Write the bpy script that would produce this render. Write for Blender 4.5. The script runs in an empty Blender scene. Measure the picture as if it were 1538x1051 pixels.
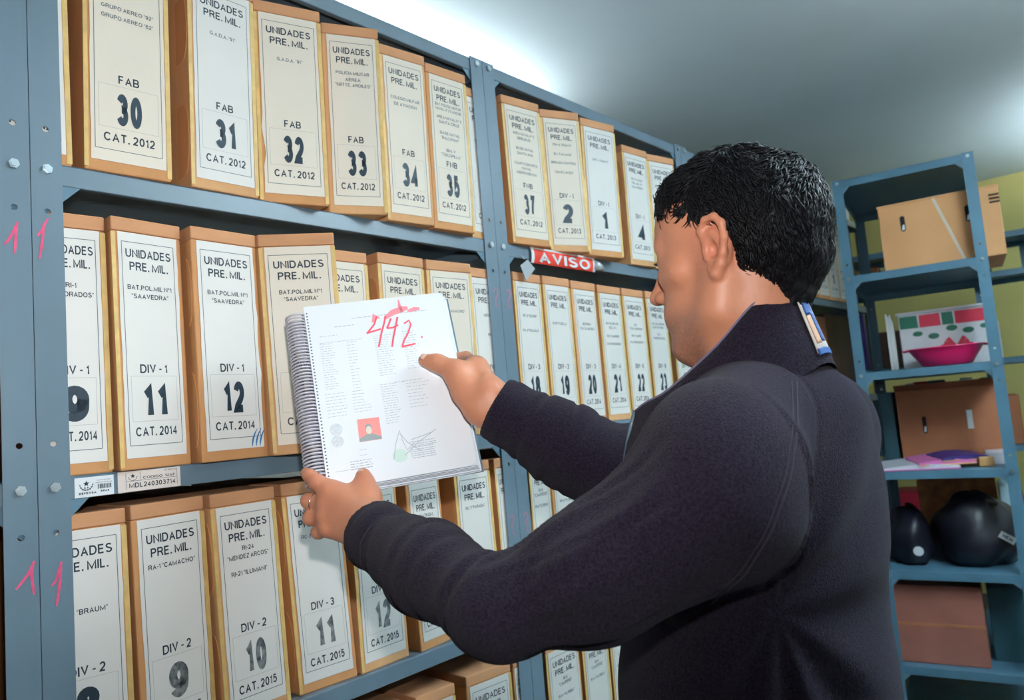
import bpy, bmesh, math, random
import numpy as np
from mathutils import Vector, Matrix

random.seed(7)
rng = np.random.default_rng(7)
scene = bpy.context.scene
COL = scene.collection

# ------------------------------------------------------------------ camera
CAM = np.array([-0.3387, -1.1291, 1.400])
FW = np.array([0.7400, 0.6666, 0.0912]); FW /= np.linalg.norm(FW)
_yaw, _pit, _rol = map(math.radians, (42.0293, 5.2326, -4.7284))
FW = np.array([math.cos(_yaw)*math.cos(_pit), math.sin(_yaw)*math.cos(_pit), math.sin(_pit)])
_rt = np.array([math.sin(_yaw), -math.cos(_yaw), 0.0])
_up = np.cross(_rt, FW)
RT = math.cos(_rol)*_rt + math.sin(_rol)*_up
UP = -math.sin(_rol)*_rt + math.cos(_rol)*_up
FPX = 1106.3

cam_data = bpy.data.cameras.new('camera')
cam_data.sensor_width = 36.0
cam_data.lens = FPX / 1538.0 * 36.0
cam_data.clip_start = 0.02
cam = bpy.data.objects.new('camera', cam_data)
COL.objects.link(cam)
cam.matrix_world = Matrix(((RT[0], UP[0], -FW[0], CAM[0]), (RT[1], UP[1], -FW[1], CAM[1]),
                           (RT[2], UP[2], -FW[2], CAM[2]), (0, 0, 0, 1)))
cam_data.dof.use_dof = True
cam_data.dof.focus_distance = 1.05
cam_data.dof.aperture_fstop = 6.3
scene.camera = cam


def at(px, py, d):
    """world point seen at photograph pixel (px, py) at depth d metres along the optical axis"""
    return CAM + d*(FW + RT*(px - 769)/FPX - UP*(py - 525.5)/FPX)


# ------------------------------------------------------------------ world, lamps, exposure
w = bpy.data.worlds.new('world'); scene.world = w
w.use_nodes = True
w.node_tree.nodes['Background'].inputs[0].default_value = (0.45, 0.62, 0.8, 1)
w.node_tree.nodes['Background'].inputs[1].default_value = 0.15
scene.view_settings.view_transform = 'Standard'
scene.view_settings.look = 'None'
scene.view_settings.exposure = 0.0
scene.view_settings.gamma = 1.0
scene.view_settings.use_curve_mapping = False


def lamp(name, typ, loc, target, energy, color=(1, 1, 1), **kw):
    d = bpy.data.lights.new(name, typ); d.energy = energy; d.color = color
    for k, v in kw.items():
        setattr(d, k, v)
    o = bpy.data.objects.new(name, d); COL.objects.link(o)
    o.location = loc
    dirv = Vector(target) - Vector(loc)
    o.rotation_euler = dirv.to_track_quat('-Z', 'Y').to_euler()
    return o


FL = CAM + UP*0.13 + FW*0.02 + RT*0.015
lamp('camera_flash', 'SPOT', tuple(FL), tuple(at(500, 330, 1.2)), 40, (1.0, 0.99, 0.985),
     spot_size=math.radians(104), spot_blend=1.0, shadow_soft_size=0.018)
lamp('ceiling_lamp_light', 'AREA', (1.5, -1.75, 2.40), (1.5, -1.75, 3), 140, (0.78, 0.92, 1.0),
     shape='RECTANGLE', size=1.25, size_y=0.22)
lamp('ceiling_lamp_down', 'AREA', (1.5, -1.55, 2.38), (1.3, -1.2, 0), 13, (0.88, 0.95, 1.0),
     shape='RECTANGLE', size=1.25, size_y=0.22)
lamp('far_lamp_light', 'AREA', (4.45, -1.25, 2.42), (4.45, -1.2, 3), 30, (0.78, 0.92, 1.0),
     shape='RECTANGLE', size=1.2, size_y=0.2)
lamp('back_lamp_light', 'AREA', (1.25, 0.86, 2.50), (1.25, 0.86, 3), 26, (0.86, 0.95, 1.0),
     shape='RECTANGLE', size=1.3, size_y=0.12)


# ------------------------------------------------------------------ materials
def srgb(r, g, b):
    f = lambda c: ((c/255)/12.92 if c/255 <= 0.04045 else (((c/255)+0.055)/1.055)**2.4)
    return (f(r), f(g), f(b), 1)


def mat(name, rgb, rough=0.6, metal=0.0, var=0.0, vscale=20, bump=0.0, bscale=60, spec=0.5,
        rgb2=None, stretch=(1, 1, 1), sheen=0.0, trans=0.0, alpha=1.0, attr=None, coat=0.0, sss=0.0):
    m = bpy.data.materials.new(name); m.use_nodes = True
    nt = m.node_tree; b = nt.nodes['Principled BSDF']
    c = srgb(*rgb)
    b.inputs['Base Color'].default_value = c
    b.inputs['Roughness'].default_value = rough
    b.inputs['Metallic'].default_value = metal
    b.inputs['Specular IOR Level'].default_value = spec
    b.inputs['Sheen Weight'].default_value = sheen
    b.inputs['Transmission Weight'].default_value = trans
    b.inputs['Alpha'].default_value = alpha
    b.inputs['Coat Weight'].default_value = coat
    if sss:
        b.inputs['Subsurface Weight'].default_value = sss
        b.inputs['Subsurface Radius'].default_value = (0.9, 0.35, 0.2)
        b.inputs['Subsurface Scale'].default_value = 0.006
    tc = nt.nodes.new('ShaderNodeTexCoord')
    mp = nt.nodes.new('ShaderNodeMapping'); mp.inputs['Scale'].default_value = stretch
    nt.links.new(tc.outputs['Object'], mp.inputs[0])
    col_out = None
    if var > 0 or rgb2:
        n = nt.nodes.new('ShaderNodeTexNoise'); n.inputs['Scale'].default_value = vscale
        n.inputs['Detail'].default_value = 5
        nt.links.new(mp.outputs[0], n.inputs[0])
        mx = nt.nodes.new('ShaderNodeMix'); mx.data_type = 'RGBA'
        c2 = srgb(*rgb2) if rgb2 else tuple(x*(1-var) for x in c[:3])+(1,)
        c1 = c if rgb2 else tuple(min(1, x*(1+var)) for x in c[:3])+(1,)
        mx.inputs[6].default_value = c1; mx.inputs[7].default_value = c2
        rp = nt.nodes.new('ShaderNodeMapRange')
        rp.inputs[1].default_value = 0.32; rp.inputs[2].default_value = 0.68
        nt.links.new(n.outputs[0], rp.inputs[0])
        nt.links.new(rp.outputs[0], mx.inputs[0])
        col_out = mx.outputs[2]
    if attr:
        base = col_out
        for an, argb in attr:
            a = nt.nodes.new('ShaderNodeAttribute'); a.attribute_name = an
            mx = nt.nodes.new('ShaderNodeMix'); mx.data_type = 'RGBA'
            nt.links.new(a.outputs['Fac'], mx.inputs[0])
            if base is not None:
                nt.links.new(base, mx.inputs[6])
            else:
                mx.inputs[6].default_value = c
            mx.inputs[7].default_value = srgb(*argb)
            base = mx.outputs[2]
        col_out = base
    if col_out is not None:
        nt.links.new(col_out, b.inputs['Base Color'])
    if bump > 0:
        n2 = nt.nodes.new('ShaderNodeTexNoise'); n2.inputs['Scale'].default_value = bscale
        n2.inputs['Detail'].default_value = 6
        nt.links.new(mp.outputs[0], n2.inputs[0])
        bp = nt.nodes.new('ShaderNodeBump'); bp.inputs['Strength'].default_value = bump
        bp.inputs['Distance'].default_value = 0.002
        nt.links.new(n2.outputs[0], bp.inputs['Height'])
        nt.links.new(bp.outputs[0], b.inputs['Normal'])
    return m


M = {}
M['steel'] = mat('painted_steel', (98, 118, 132), 0.34, 0.0, var=0.10, vscale=6, bump=0.12, bscale=30, spec=0.6, stretch=(1, 1, .25))
M['steel_dark'] = mat('painted_steel_underside', (86, 118, 136), 0.5, 0.0, var=0.10, vscale=9)
M['steel_far'] = mat('painted_steel_teal', (74, 112, 132), 0.42, 0.0, var=0.10, vscale=9)
M['bolt'] = mat('zinc_bolt', (190, 200, 205), 0.32, 0.85, var=0.1)
M['kraft'] = mat('kraft_board', (206, 156, 108), 0.8, var=0.10, vscale=14, bump=0.25, bscale=90, stretch=(1, 1, .35))
M['kraft_side'] = mat('kraft_board_side', (196, 140, 90), 0.8, var=0.12, vscale=9, bump=0.25, bscale=90, stretch=(1, 1, .3))
M['kraft_top'] = mat('kraft_board_lid', (192, 138, 98), 0.8, var=0.14, vscale=20, bump=0.35, bscale=70, stretch=(.3, 1, 1))
M['tape'] = mat('aged_tape_edge', (214, 180, 112), 0.5, var=0.14, vscale=40)
M['paper'] = mat('label_paper', (226, 224, 219), 0.6, var=0.025, vscale=7)
M['paper_warm'] = mat('label_paper_warm', (228, 218, 202), 0.6, var=0.03, vscale=7)
M['ink'] = mat('label_ink', (24, 46, 60), 0.55, var=0.2, vscale=200)
M['ink_line'] = mat('label_rule_ink', (70, 92, 100), 0.55)
M['ink_faint'] = mat('label_frame_ink', (170, 172, 172), 0.6)
M['ink_worn'] = mat('label_ink_worn', (32, 50, 60), 0.55, rgb2=(150, 152, 152), vscale=110)
M['ink_grey'] = mat('label_ink_grey', (92, 104, 112), 0.55)
M['pink_marker'] = mat('pink_marker', (216, 78, 118), 0.6, var=0.15, vscale=80)
M['rose_marker'] = mat('rose_marker_faded', (166, 112, 136), 0.6, var=0.15, vscale=80)
M['sticker'] = mat('sticker_white', (228, 232, 236), 0.3)
M['sticker_cream'] = mat('sticker_cream', (224, 212, 204), 0.45, var=.03)
M['sticker_red'] = mat('sticker_red', (232, 72, 58), 0.25, coat=.5)
M['sticker_silver'] = mat('sticker_silver', (196, 206, 212), 0.22, 0.3)
M['ceiling'] = mat('ceiling_plaster', (200, 212, 216), 0.85, var=0.05, vscale=1.2, bump=0.1, bscale=14)
M['wall_white'] = mat('wall_plaster', (205, 208, 200), 0.9, var=0.04, vscale=2, bump=.1)
M['wall_yellow'] = mat('wall_yellow', (206, 192, 120), 0.9, var=0.05, vscale=3, bump=.1)
M['floor'] = mat('floor_concrete', (78, 74, 72), 0.6, var=0.12, vscale=3, bump=.2)


# ------------------------------------------------------------------ mesh helpers
class MB:
    def __init__(s):
        s.v = []; s.f = []; s.mi = []

    def add(s, verts, faces, mi=0):
        o = len(s.v); s.v += [tuple(map(float, p)) for p in verts]
        s.f += [tuple(i+o for i in f) for f in faces]; s.mi += [mi]*len(faces)

    def box(s, a, b, mi=0):
        x0, y0, z0 = a; x1, y1, z1 = b
        s.add([(x0, y0, z0), (x1, y0, z0), (x1, y1, z0), (x0, y1, z0), (x0, y0, z1), (x1, y0, z1), (x1, y1, z1), (x0, y1, z1)],
              [(0, 3, 2, 1), (4, 5, 6, 7), (0, 1, 5, 4), (1, 2, 6, 5), (2, 3, 7, 6), (3, 0, 4, 7)], mi)

    def prism(s, poly, z0, z1, shear=(0, 0), mi=0):
        n = len(poly)
        sx, sy = shear
        vs = [(x+sx*z0, y+sy*z0, z0) for x, y in poly]+[(x+sx*z1, y+sy*z1, z1) for x, y in poly]
        fs = [tuple(range(n-1, -1, -1)), tuple(range(n, 2*n))]+[(i, (i+1) % n, n+(i+1) % n, n+i) for i in range(n)]
        s.add(vs, fs, mi)

    def tube(s, pts, r, n=8, mi=0, cap=True):
        pts = [np.array(p, float) for p in pts]
        rs = r if hasattr(r, '__len__') else [r]*len(pts)
        o = len(s.v); prev = None
        for i, p in enumerate(pts):
            t = pts[min(i+1, len(pts)-1)]-pts[max(i-1, 0)]; t = t/(np.linalg.norm(t)+1e-12)
            if prev is None:
                a = np.array([0, 0, 1.]) if abs(t[2]) < .9 else np.array([1., 0, 0])
            else:
                a = prev
            u = a-t*(a@t); u /= np.linalg.norm(u)+1e-12; v = np.cross(t, u); prev = u
            for k in range(n):
                th = 2*math.pi*k/n
                s.v.append(tuple(p+(u*math.cos(th)+v*math.sin(th))*rs[i]))
        for i in range(len(pts)-1):
            for k in range(n):
                s.f.append((o+i*n+k, o+i*n+(k+1) % n, o+(i+1)*n+(k+1) % n, o+(i+1)*n+k)); s.mi.append(mi)
        if cap:
            s.f.append(tuple(o+k for k in range(n-1, -1, -1))); s.mi.append(mi)
            e = o+(len(pts)-1)*n
            s.f.append(tuple(e+k for k in range(n))); s.mi.append(mi)

    def lathe(s, prof, n=24, mi=0, c=(0, 0, 0)):
        o = len(s.v)
        for r, z in prof:
            for k in range(n):
                th = 2*math.pi*k/n
                s.v.append((c[0]+r*math.cos(th), c[1]+r*math.sin(th), c[2]+z))
        for i in range(len(prof)-1):
            for k in range(n):
                s.f.append((o+i*n+k, o+i*n+(k+1) % n, o+(i+1)*n+(k+1) % n, o+(i+1)*n+k)); s.mi.append(mi)

    def ribbon(s, pts, wd, off=(0, 0, 0), nrm=(0, -1, 0), mi=0):
        """flat stroke along 3D points, lying in the plane with normal nrm"""
        nrm = np.array(nrm, float); pts = [np.array(p, float)+np.array(off) for p in pts]
        ws = wd if hasattr(wd, '__len__') else [wd]*len(pts)
        o = len(s.v)
        for i, p in enumerate(pts):
            t = pts[min(i+1, len(pts)-1)]-pts[max(i-1, 0)]
            q = np.cross(nrm, t); q /= np.linalg.norm(q)+1e-12
            s.v += [tuple(p+q*ws[i]/2), tuple(p-q*ws[i]/2)]
        for i in range(len(pts)-1):
            s.f.append((o+2*i, o+2*i+1, o+2*i+3, o+2*i+2)); s.mi.append(mi)

    def xf(s, fn):
        s.v = [tuple(fn(np.array(p))) for p in s.v]; return s

    def mesh(s, name, mats, smooth=False):
        me = bpy.data.meshes.new(name); me.from_pydata(s.v, [], s.f)
        for m in (mats if isinstance(mats, (list, tuple)) else [mats]):
            me.materials.append(m)
        if any(s.mi):
            me.polygons.foreach_set('material_index', s.mi)
        if smooth:
            me.polygons.foreach_set('use_smooth', [True]*len(me.polygons))
        me.update()
        return me

    def build(s, name, mats, parent=None, smooth=False, bevel=0, label=None, seg=2):
        o = bpy.data.objects.new(name, s.mesh(name, mats, smooth)); COL.objects.link(o)
        if parent is not None:
            o.parent = parent
        if bevel:
            bm = o.modifiers.new('bevel', 'BEVEL'); bm.width = bevel; bm.segments = seg; bm.limit_method = 'ANGLE'
        if label:
            o['label'] = label
        return o


def thing(name, label, cat, loc=(0, 0, 0), rz=0, group=None):
    o = bpy.data.objects.new(name, None); COL.objects.link(o)
    o.location = loc; o.rotation_euler = (0, 0, rz); o.empty_display_size = .05
    o['label'] = label; o['category'] = cat
    if group:
        o['group'] = group
    return o


def tag(o, label, cat, group=None):
    o['label'] = label; o['category'] = cat
    if group:
        o['group'] = group
    return o


def struct(o):
    o['kind'] = 'structure'; return o


# ------------------------------------------------------------------ lettering: grotesque capitals and figures drawn as strokes
def _arc(cx, cy, rx, ry, a0, a1, n=9):
    return [(cx+rx*math.cos(math.radians(a0+(a1-a0)*i/n)), cy+ry*math.sin(math.radians(a0+(a1-a0)*i/n))) for i in range(n+1)]


def _glyph_defs():
    G = {}
    G['A'] = (.80, [[(0, -.07), (.5, 1), (1, -.07)], [(.2, .30), (.8, .30)]])
    G['B'] = (.72, [[(.0, .5), (.62, .5)]+_arc(.62, .75, .32, .25, -90, 90)+[(0, 1), (0, 0), (.64, 0)]+_arc(.64, .25, .36, .25, -90, 90)])
    G['C'] = (.80, [_arc(.52, .5, .52, .5, 38, 322, 18)])
    G['D'] = (.78, [[(0, 0), (0, 1), (.5, 1)]+_arc(.5, .5, .5, .5, 90, -90, 12)+[(0, 0)]])
    G['E'] = (.68, [[(1, 1), (0, 1), (0, 0), (1, 0)], [(0, .52), (.92, .52)]])
    G['F'] = (.64, [[(1, 1), (0, 1), (0, -.07)], [(0, .50), (.86, .50)]])
    G['G'] = (.84, [_arc(.5, .5, .5, .5, 42, 330, 18)+[(1, .28), (1, .46), (.55, .46)]])
    G['H'] = (.76, [[(0, -.07), (0, 1.07)], [(1, -.07), (1, 1.07)], [(0, .52), (1, .52)]])
    G['I'] = (.14, [[(.5, -.07), (.5, 1.07)]])
    G['J'] = (.54, [[(1, 1.07), (1, .3)]+_arc(.5, .3, .5, .3, 0, -180, 10)])
    G['K'] = (.76, [[(0, -.07), (0, 1.07)], [(1, 1.06), (0, .36)], [(.32, .58), (1.04, -.06)]])
    G['L'] = (.60, [[(0, 1.07), (0, 0), (1, 0)]])
    G['M'] = (.96, [[(0, -.07), (0, 1), (.5, .02), (1, 1), (1, -.07)]])
    G['N'] = (.76, [[(0, -.07), (0, 1), (1, 0), (1, 1.07)]])
    G['O'] = (.86, [_arc(.5, .5, .5, .5, 90, 450, 24)])
    G['P'] = (.70, [[(0, -.07), (0, 1), (.6, 1)]+_arc(.6, .74, .4, .26, 90, -90)+[(0, .48)]])
    G['Q'] = (.86, [_arc(.5, .5, .5, .5, 90, 450, 24), [(.6, .25), (1, -.05)]])
    G['R'] = (.76, [[(0, -.07), (0, 1), (.6, 1)]+_arc(.6, .75, .36, .25, 90, -90)+[(0, .5)], [(.55, .5), (.78, .38), (1.02, -.06)]])
    G['S'] = (.72, [_arc(.5, .755, .46, .245, 25, 180, 9)+[(.10, .66), (.30, .55), (.70, .47), (.93, .38)]+_arc(.5, .26, .5, .26, 20, -160, 11)])
    G['T'] = (.72, [[(-.05, 1), (1.05, 1)], [(.5, 1), (.5, -.07)]])
    G['U'] = (.76, [[(0, 1.07), (0, .36)]+_arc(.5, .36, .5, .36, 180, 360, 12)+[(1, 1.07)]])
    G['V'] = (.78, [[(0, 1.07), (.5, 0), (1, 1.07)]])
    G['W'] = (1.12, [[(0, 1.07), (.27, 0), (.5, .98), (.73, 0), (1, 1.07)]])
    G['X'] = (.76, [[(0, 1.06), (1, -.06)], [(1, 1.06), (0, -.06)]])
    G['Y'] = (.76, [[(0, 1.07), (.5, .46), (1, 1.07)], [(.5, .46), (.5, -.07)]])
    G['Z'] = (.70, [[(0, 1), (1, 1), (0, 0), (1, 0)]])
    G['0'] = (.60, [_arc(.5, .5, .5, .5, 90, 450, 22)])
    G['1'] = (.36, [[(-.05, .72), (.45, .82), (.82, 1.04), (.82, -.07)]])
    G['2'] = (.60, [_arc(.5, .70, .48, .30, 165, -35, 12)+[(.72, .40), (.10, .10), (.0, 0), (1.03, 0)]])
    G['3'] = (.60, [_arc(.5, .755, .44, .245, 160, -78, 11)+[(.42, .52)], [(.42, .53)]+_arc(.5, .27, .5, .27, 84, -158, 13)])
    G['4'] = (.62, [[(1.05, .25), (0, .25), (.72, 1), (.72, -.07)]])
    G['5'] = (.60, [[(.92, 1), (.20, 1), (.08, .52)]+_arc(.48, .33, .52, .33, 125, -155, 13)])
    G['6'] = (.60, [_arc(.52, .62, .50, .38, 35, 180, 12)+_arc(.5, .34, .5, .34, 180, 540, 20)])
    G['7'] = (.60, [[(0, 1), (1, 1), (.62, .56), (.36, -.07)]])
    G['8'] = (.60, [_arc(.5, .77, .42, .23, -90, 270, 16), _arc(.5, .27, .5, .27, 90, 450, 16)])
    G['9'] = (.60, [[(1-x, 1-y) for x, y in _arc(.52, .62, .50, .38, 35, 180, 12)+_arc(.5, .34, .5, .34, 180, 540, 20)]])
    G['º'] = (.34, [_arc(.5, .80, .5, .17, 90, 450, 10)])
    return G


def _stroke(pts, w, closed=False):
    """mitred ribbon around a 2D polyline"""
    P = [np.array(p, float) for p in pts]
    Q = [P[0]]
    for p in P[1:]:
        if np.linalg.norm(p-Q[-1]) > 1e-5:
            Q.append(p)
    P = Q
    closed = np.linalg.norm(P[0]-P[-1]) < 1e-4 and len(P) > 3
    V = []; n = len(P)
    for i in range(n):
        a = P[i-1] if i > 0 else (P[-2] if closed else None)
        b = P[i+1] if i < n-1 else (P[1] if closed else None)
        d1 = None if a is None else (P[i]-a)/np.linalg.norm(P[i]-a)
        d2 = None if b is None else (b-P[i])/np.linalg.norm(b-P[i])
        if d1 is None: d1 = d2
        if d2 is None: d2 = d1
        n1 = np.array([-d1[1], d1[0]]); n2 = np.array([-d2[1], d2[0]])
        m = n1+n2; L = np.linalg.norm(m)
        m = n1 if L < 1e-6 else m/L
        k = 1/max(.42, m@n1)
        V += [P[i]+m*k*w/2, P[i]-m*k*w/2]
    F = [(2*i+1, 2*i+3, 2*i+2, 2*i) for i in range(n-1)]
    return V, F


GL = {}
for _bold, _w in ((0, .17), (1, .25), (2, .20)):
    for _ch, (_W, _st) in _glyph_defs().items():
        W_ = _W*(1.0 if not _bold else (1.0 if _ch not in 'I1' else 1.25))
        if _bold and _ch == '1': W_ = .46
        V = []; F = []
        for s_ in _st:
            pts = [(_w/2+(W_-_w)*x, _w/2+(1-_w)*y) for x, y in s_]
            pts = [(x, min(1.0, max(0.0, y))) for x, y in pts]
            v, f = _stroke(pts, _w if _ch != 'º' else _w*.6)
            o = len(V); V += v; F += [tuple(i+o for i in q) for q in f]
        V = np.array(V); V[:, 1] = np.clip(V[:, 1], -.02, 1.02)
        GL[(_bold, _ch)] = (V, F, W_)
    h_ = _w*1.05
    GL[(_bold, '.')] = (np.array([(0, 0), (h_, 0), (h_, h_), (0, h_)]), [(0, 1, 2, 3)], h_)
    GL[(_bold, '-')] = (np.array([(0, .36), (.30, .36), (.30, .36+_w*.9), (0, .36+_w*.9)]), [(0, 1, 2, 3)], .30)
    GL[(_bold, '"')] = (np.array([(0, .66), (.08, .66), (.10, 1), (0, 1), (.17, .66), (.25, .66), (.27, 1), (.17, 1)]), [(0, 1, 2, 3), (4, 5, 6, 7)], .27)
CAPH = 1.0


def text2d(s, cx, cz, caph, width=None, bold=0, maxw=None, sx=1.0):
    """flat lettering in (x,z): returns verts, faces"""
    V = []; F = []; x = 0
    gap = .115 if not bold else .12
    for ch in s:
        if ch == ' ':
            x += .26; continue
        g = GL.get((bold, ch))
        if g is None:
            continue
        vs, fs, gw = g
        o = len(V)
        V += [(a+x, b) for a, b in vs]; F += [tuple(i+o for i in f) for f in fs]
        x += gw+gap
    if not V:
        return [], []
    V = np.array(V); W = V[:, 0].max()
    k = caph; kx = k*sx
    if width:
        kx = width/W
    elif maxw and W*kx > maxw:
        kx = maxw/W
    V = np.stack([(V[:, 0]-W/2)*kx+cx, (V[:, 1]-.5)*k+cz], 1)
    return V, F


def put_text(mb, V, F, y, mi=0):
    if len(F):
        mb.add([(a, y, b) for a, b in V], F, mi)
# ------------------------------------------------------------------ room shell
def slab(name, a, b, m):
    mb = MB(); mb.box(a, b); return struct(mb.build(name, m))


X0, X1, Y0, Y1, ZC = -2.6, 5.35, -3.2, 1.35, 2.70
slab('floor', (X0, Y0, -.05), (X1, Y1, 0), M['floor'])
slab('ceiling', (X0, Y0, ZC), (X1, Y1, ZC+.08), M['ceiling'])
slab('wall_back', (X0, Y1, 0), (X1, Y1+.1, ZC), M['wall_white'])
slab('wall_front', (X0, Y0-.1, 0), (X1, Y0, ZC), M['wall_white'])
slab('wall_left', (X0-.1, Y0, 0), (X0, Y1, ZC), M['wall_white'])
slab('wall_right', (X1, Y0, 0), (X1+.1, Y1, ZC), M['wall_yellow'])

# ------------------------------------------------------------------ shelving units
PW = 0.0385        # angle-post leg
PT = 0.0022


def face_with_holes(mb, x0, x1, z0, z1, holes, y, r=.0042, thick=PT):
    """vertical strip in plane y with octagonal holes through its thickness"""
    cx = (x0+x1)/2; hw = (x1-x0)/2
    zs = sorted(holes); z = z0; n = 8
    for hz in zs:
        if hz-hw < z or hz+hw > z1:
            continue
        if hz-hw > z:
            mb.box((x0, y, z), (x1, y+thick, hz-hw))
        # square ring around octagon
        def ring(yy):
            out = []
            for k in range(n):
                th = math.pi/4*k
                c, s_ = math.cos(th), math.sin(th); m_ = max(abs(c), abs(s_))
                out.append((cx+hw*c/m_, yy, hz+hw*s_/m_))
            for k in range(n):
                th = math.pi/4*k
                out.append((cx+r*math.cos(th), yy, hz+r*math.sin(th)))
            return out
        vs = ring(y)+ring(y+thick)
        fs = []
        for k in range(n):
            k2 = (k+1) % n
            fs.append((k, k2, n+k2, n+k))
            fs.append((2*n+k, 3*n+k, 3*n+k2, 2*n+k2))
            fs.append((n+k, n+k2, 3*n+k2, 3*n+k))
            fs.append((k, 2*n+k, 2*n+k2, k2))
        mb.add(vs, fs)
        z = hz+hw
    mb.box((x0, y, z), (x1, y+thick, z1))


bolt_mb = MB()
bolt_mb.prism([(.0068*math.cos(math.pi/3*k+.3), .0068*math.sin(math.pi/3*k+.3)) for k in range(6)], 0, .0045)
bolt_mb.prism([(.0045*math.cos(math.pi/3*k+.3), .0045*math.sin(math.pi/3*k+.3)) for k in range(6)], .0045, .0058)
bolt_mb.xf(lambda p: np.array([p[0], -p[2], p[1]]))
BOLT = bolt_mb.mesh('bolt', M['bolt'])
gus = MB(); gus.add([(0, 0, 0), (.055, 0, 0), (0, 0, -.055), (0, .0015, 0), (.055, .0015, 0), (0, .0015, -.055)],
                    [(0, 2, 1), (3, 4, 5), (0, 1, 4, 3), (1, 2, 5, 4), (2, 0, 3, 5)])
GUS = gus.mesh('gusset', M['steel_dark'])
gus.xf(lambda p: np.array([-p[0], p[1], p[2]])); gus.f = [f[::-1] for f in gus.f]
GUSR = gus.mesh('gusset_mirrored', M['steel_dark'])


def unit(label, loc, rz, W, D, zs, ztop, m, front_bolts=True, group=None):
    t = thing('metal_shelving_unit', label, 'shelving unit', loc, rz, group)
    holes = []
    for z in zs:
        holes += [z-.072, z+.046]
    for side in (0, 1):
        for fb in (0, 1):
            mb = MB()
            x0, x1 = (0, PW) if side == 0 else (W-PW, W)
            yf = 0 if fb == 0 else D-PT
            face_with_holes(mb, x0, x1, 0, ztop, holes, yf)
            xs = 0 if side == 0 else W-PT
            ya, yb = (PT, PW) if fb == 0 else (D-PW, D-PT)
            mb.box((xs, ya, 0), (xs+PT, yb, ztop))
            mb.build('post', m, t)
    for z in zs+[ztop-.003]:
        mb = MB(); l = .031; a = PT+.001; x0, x1 = .003, W-.003; y0, y1 = a, D-PT-.002
        th = .0015
        mb.box((x0, y0, z-th), (x1, y1, z))                 # deck
        mb.box((x0, y0, z-l), (x1, y0+th, z-th))            # front lip
        mb.box((x0, y1-th, z-l), (x1, y1, z-th))
        mb.box((x0, y0+th, z-l), (x0+th, y1-th, z-th)); mb.box((x1-th, y0+th, z-l), (x1, y1-th, z-th))
        mb.box((x0+th, y0+th, z-l), (x1-th, y0+.012, z-l+th))    # return fold
        mb.build('shelf_panel', [m], t, bevel=.0008, seg=1)
        if front_bolts:
            for x in (PW*.5, W-PW*.5):
                o = bpy.data.objects.new('bolt', BOLT); COL.objects.link(o); o.parent = t
                o.location = (x, 0, z-.012)
                o.rotation_euler = (0, random.uniform(0, 1), 0)
            for gm, x in ((GUS, PW*.2), (GUSR, W-PW*.2)):
                o = bpy.data.objects.new('gusset', gm); COL.objects.link(o); o.parent = t
                o.location = (x, .0045, z-l)
    return t


PITCH = 0.93
ZS = [0.10, 0.515, 0.968, 1.370, 1.808]
ZT = 2.243
ulabels = ['grey-blue steel shelving unit cut off by the left edge of the photo',
           'grey-blue steel shelving unit holding boxes 30 to 35, directly behind the held book',
           'grey-blue steel shelving unit with a red AVISO sticker on its shelf',
           'grey-blue steel shelving unit in the row hidden behind the man\'s head',
           'grey-blue steel shelving unit at the far end of the box row behind the collar']
units = []
for k in range(5):
    units.append(unit(ulabels[k], (-PW+PITCH*(k-1), 0, 0), 0, PITCH-.001, .40, ZS, ZT, M['steel']))
RU_YAW = math.radians(-79.2)
RZ = [0.12, 0.345, 0.697, 1.073, 1.461, 1.849]
runit = unit('teal-grey steel shelving unit at the right with a carton, pink tub and bags', (2.733, -.173, 0), RU_YAW, .49, .76, RZ, ZT, M['steel_far'])


def RP(u, v, z):
    """point on the right-hand unit: u along its front, v into its depth"""
    c, s_ = math.cos(RU_YAW), math.sin(RU_YAW)
    return (2.733+u*c-v*s_, -.173+u*s_+v*c, z)


# pen marks on the posts, stickers on the shelf lips
def onY0(px, py):
    d = FW+RT*(px-769)/FPX-UP*(py-525.5)/FPX
    return CAM+d*((0-CAM[1])/d[1])


def strokes(u, lines, wd, m, name, label):
    mb = MB(); L = np.array(u.location)
    for i_, ln in enumerate(lines):
        p = [onY0(*q) for q in ln]
        mb.ribbon([q-L for q in p], [wd*.55]+[wd*.8]*(len(p)-2)+[wd*.5], off=(0, -.0004-.0003*i_, 0))
    mb.build(name, m, u, label=label)


strokes(units[0], [[(6, 367), (12, 361), (19, 350), (25, 335)], [(26, 333), (24, 350), (23, 366), (22, 381)]], .0042, M['pink_marker'], 'marker_numeral', 'pink handwritten 1')
strokes(units[1], [[(56, 354), (63, 346), (66, 338), (72, 328)], [(72, 328), (65, 340), (64, 356), (62, 372), (59, 388)]], .0042, M['pink_marker'], 'marker_numeral', 'pink handwritten 1')
strokes(units[0], [[(24, 885), (33, 874), (43, 861), (51, 842)], [(51, 842), (47, 862), (49, 878), (51, 893)]], .0042, M['pink_marker'], 'marker_numeral', 'pink handwritten 1')
strokes(units[1], [[(77, 880), (84, 872), (92, 843)], [(92, 843), (90, 872), (87, 895), (85, 910)]], .0042, M['pink_marker'], 'marker_numeral', 'pink handwritten 1')
for (uu, ox, oy) in ((1, 742, 434), (2, 761, 436)):
    strokes(units[uu], [[(ox-1, oy+4), (ox+1, oy-1), (ox+5, oy), (ox+5, oy+8), (ox+2, oy+16), (ox+3, oy+26), (ox+7, oy+25)]], .005, M['rose_marker'], 'marker_numeral', 'faded rose handwritten 2')
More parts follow.
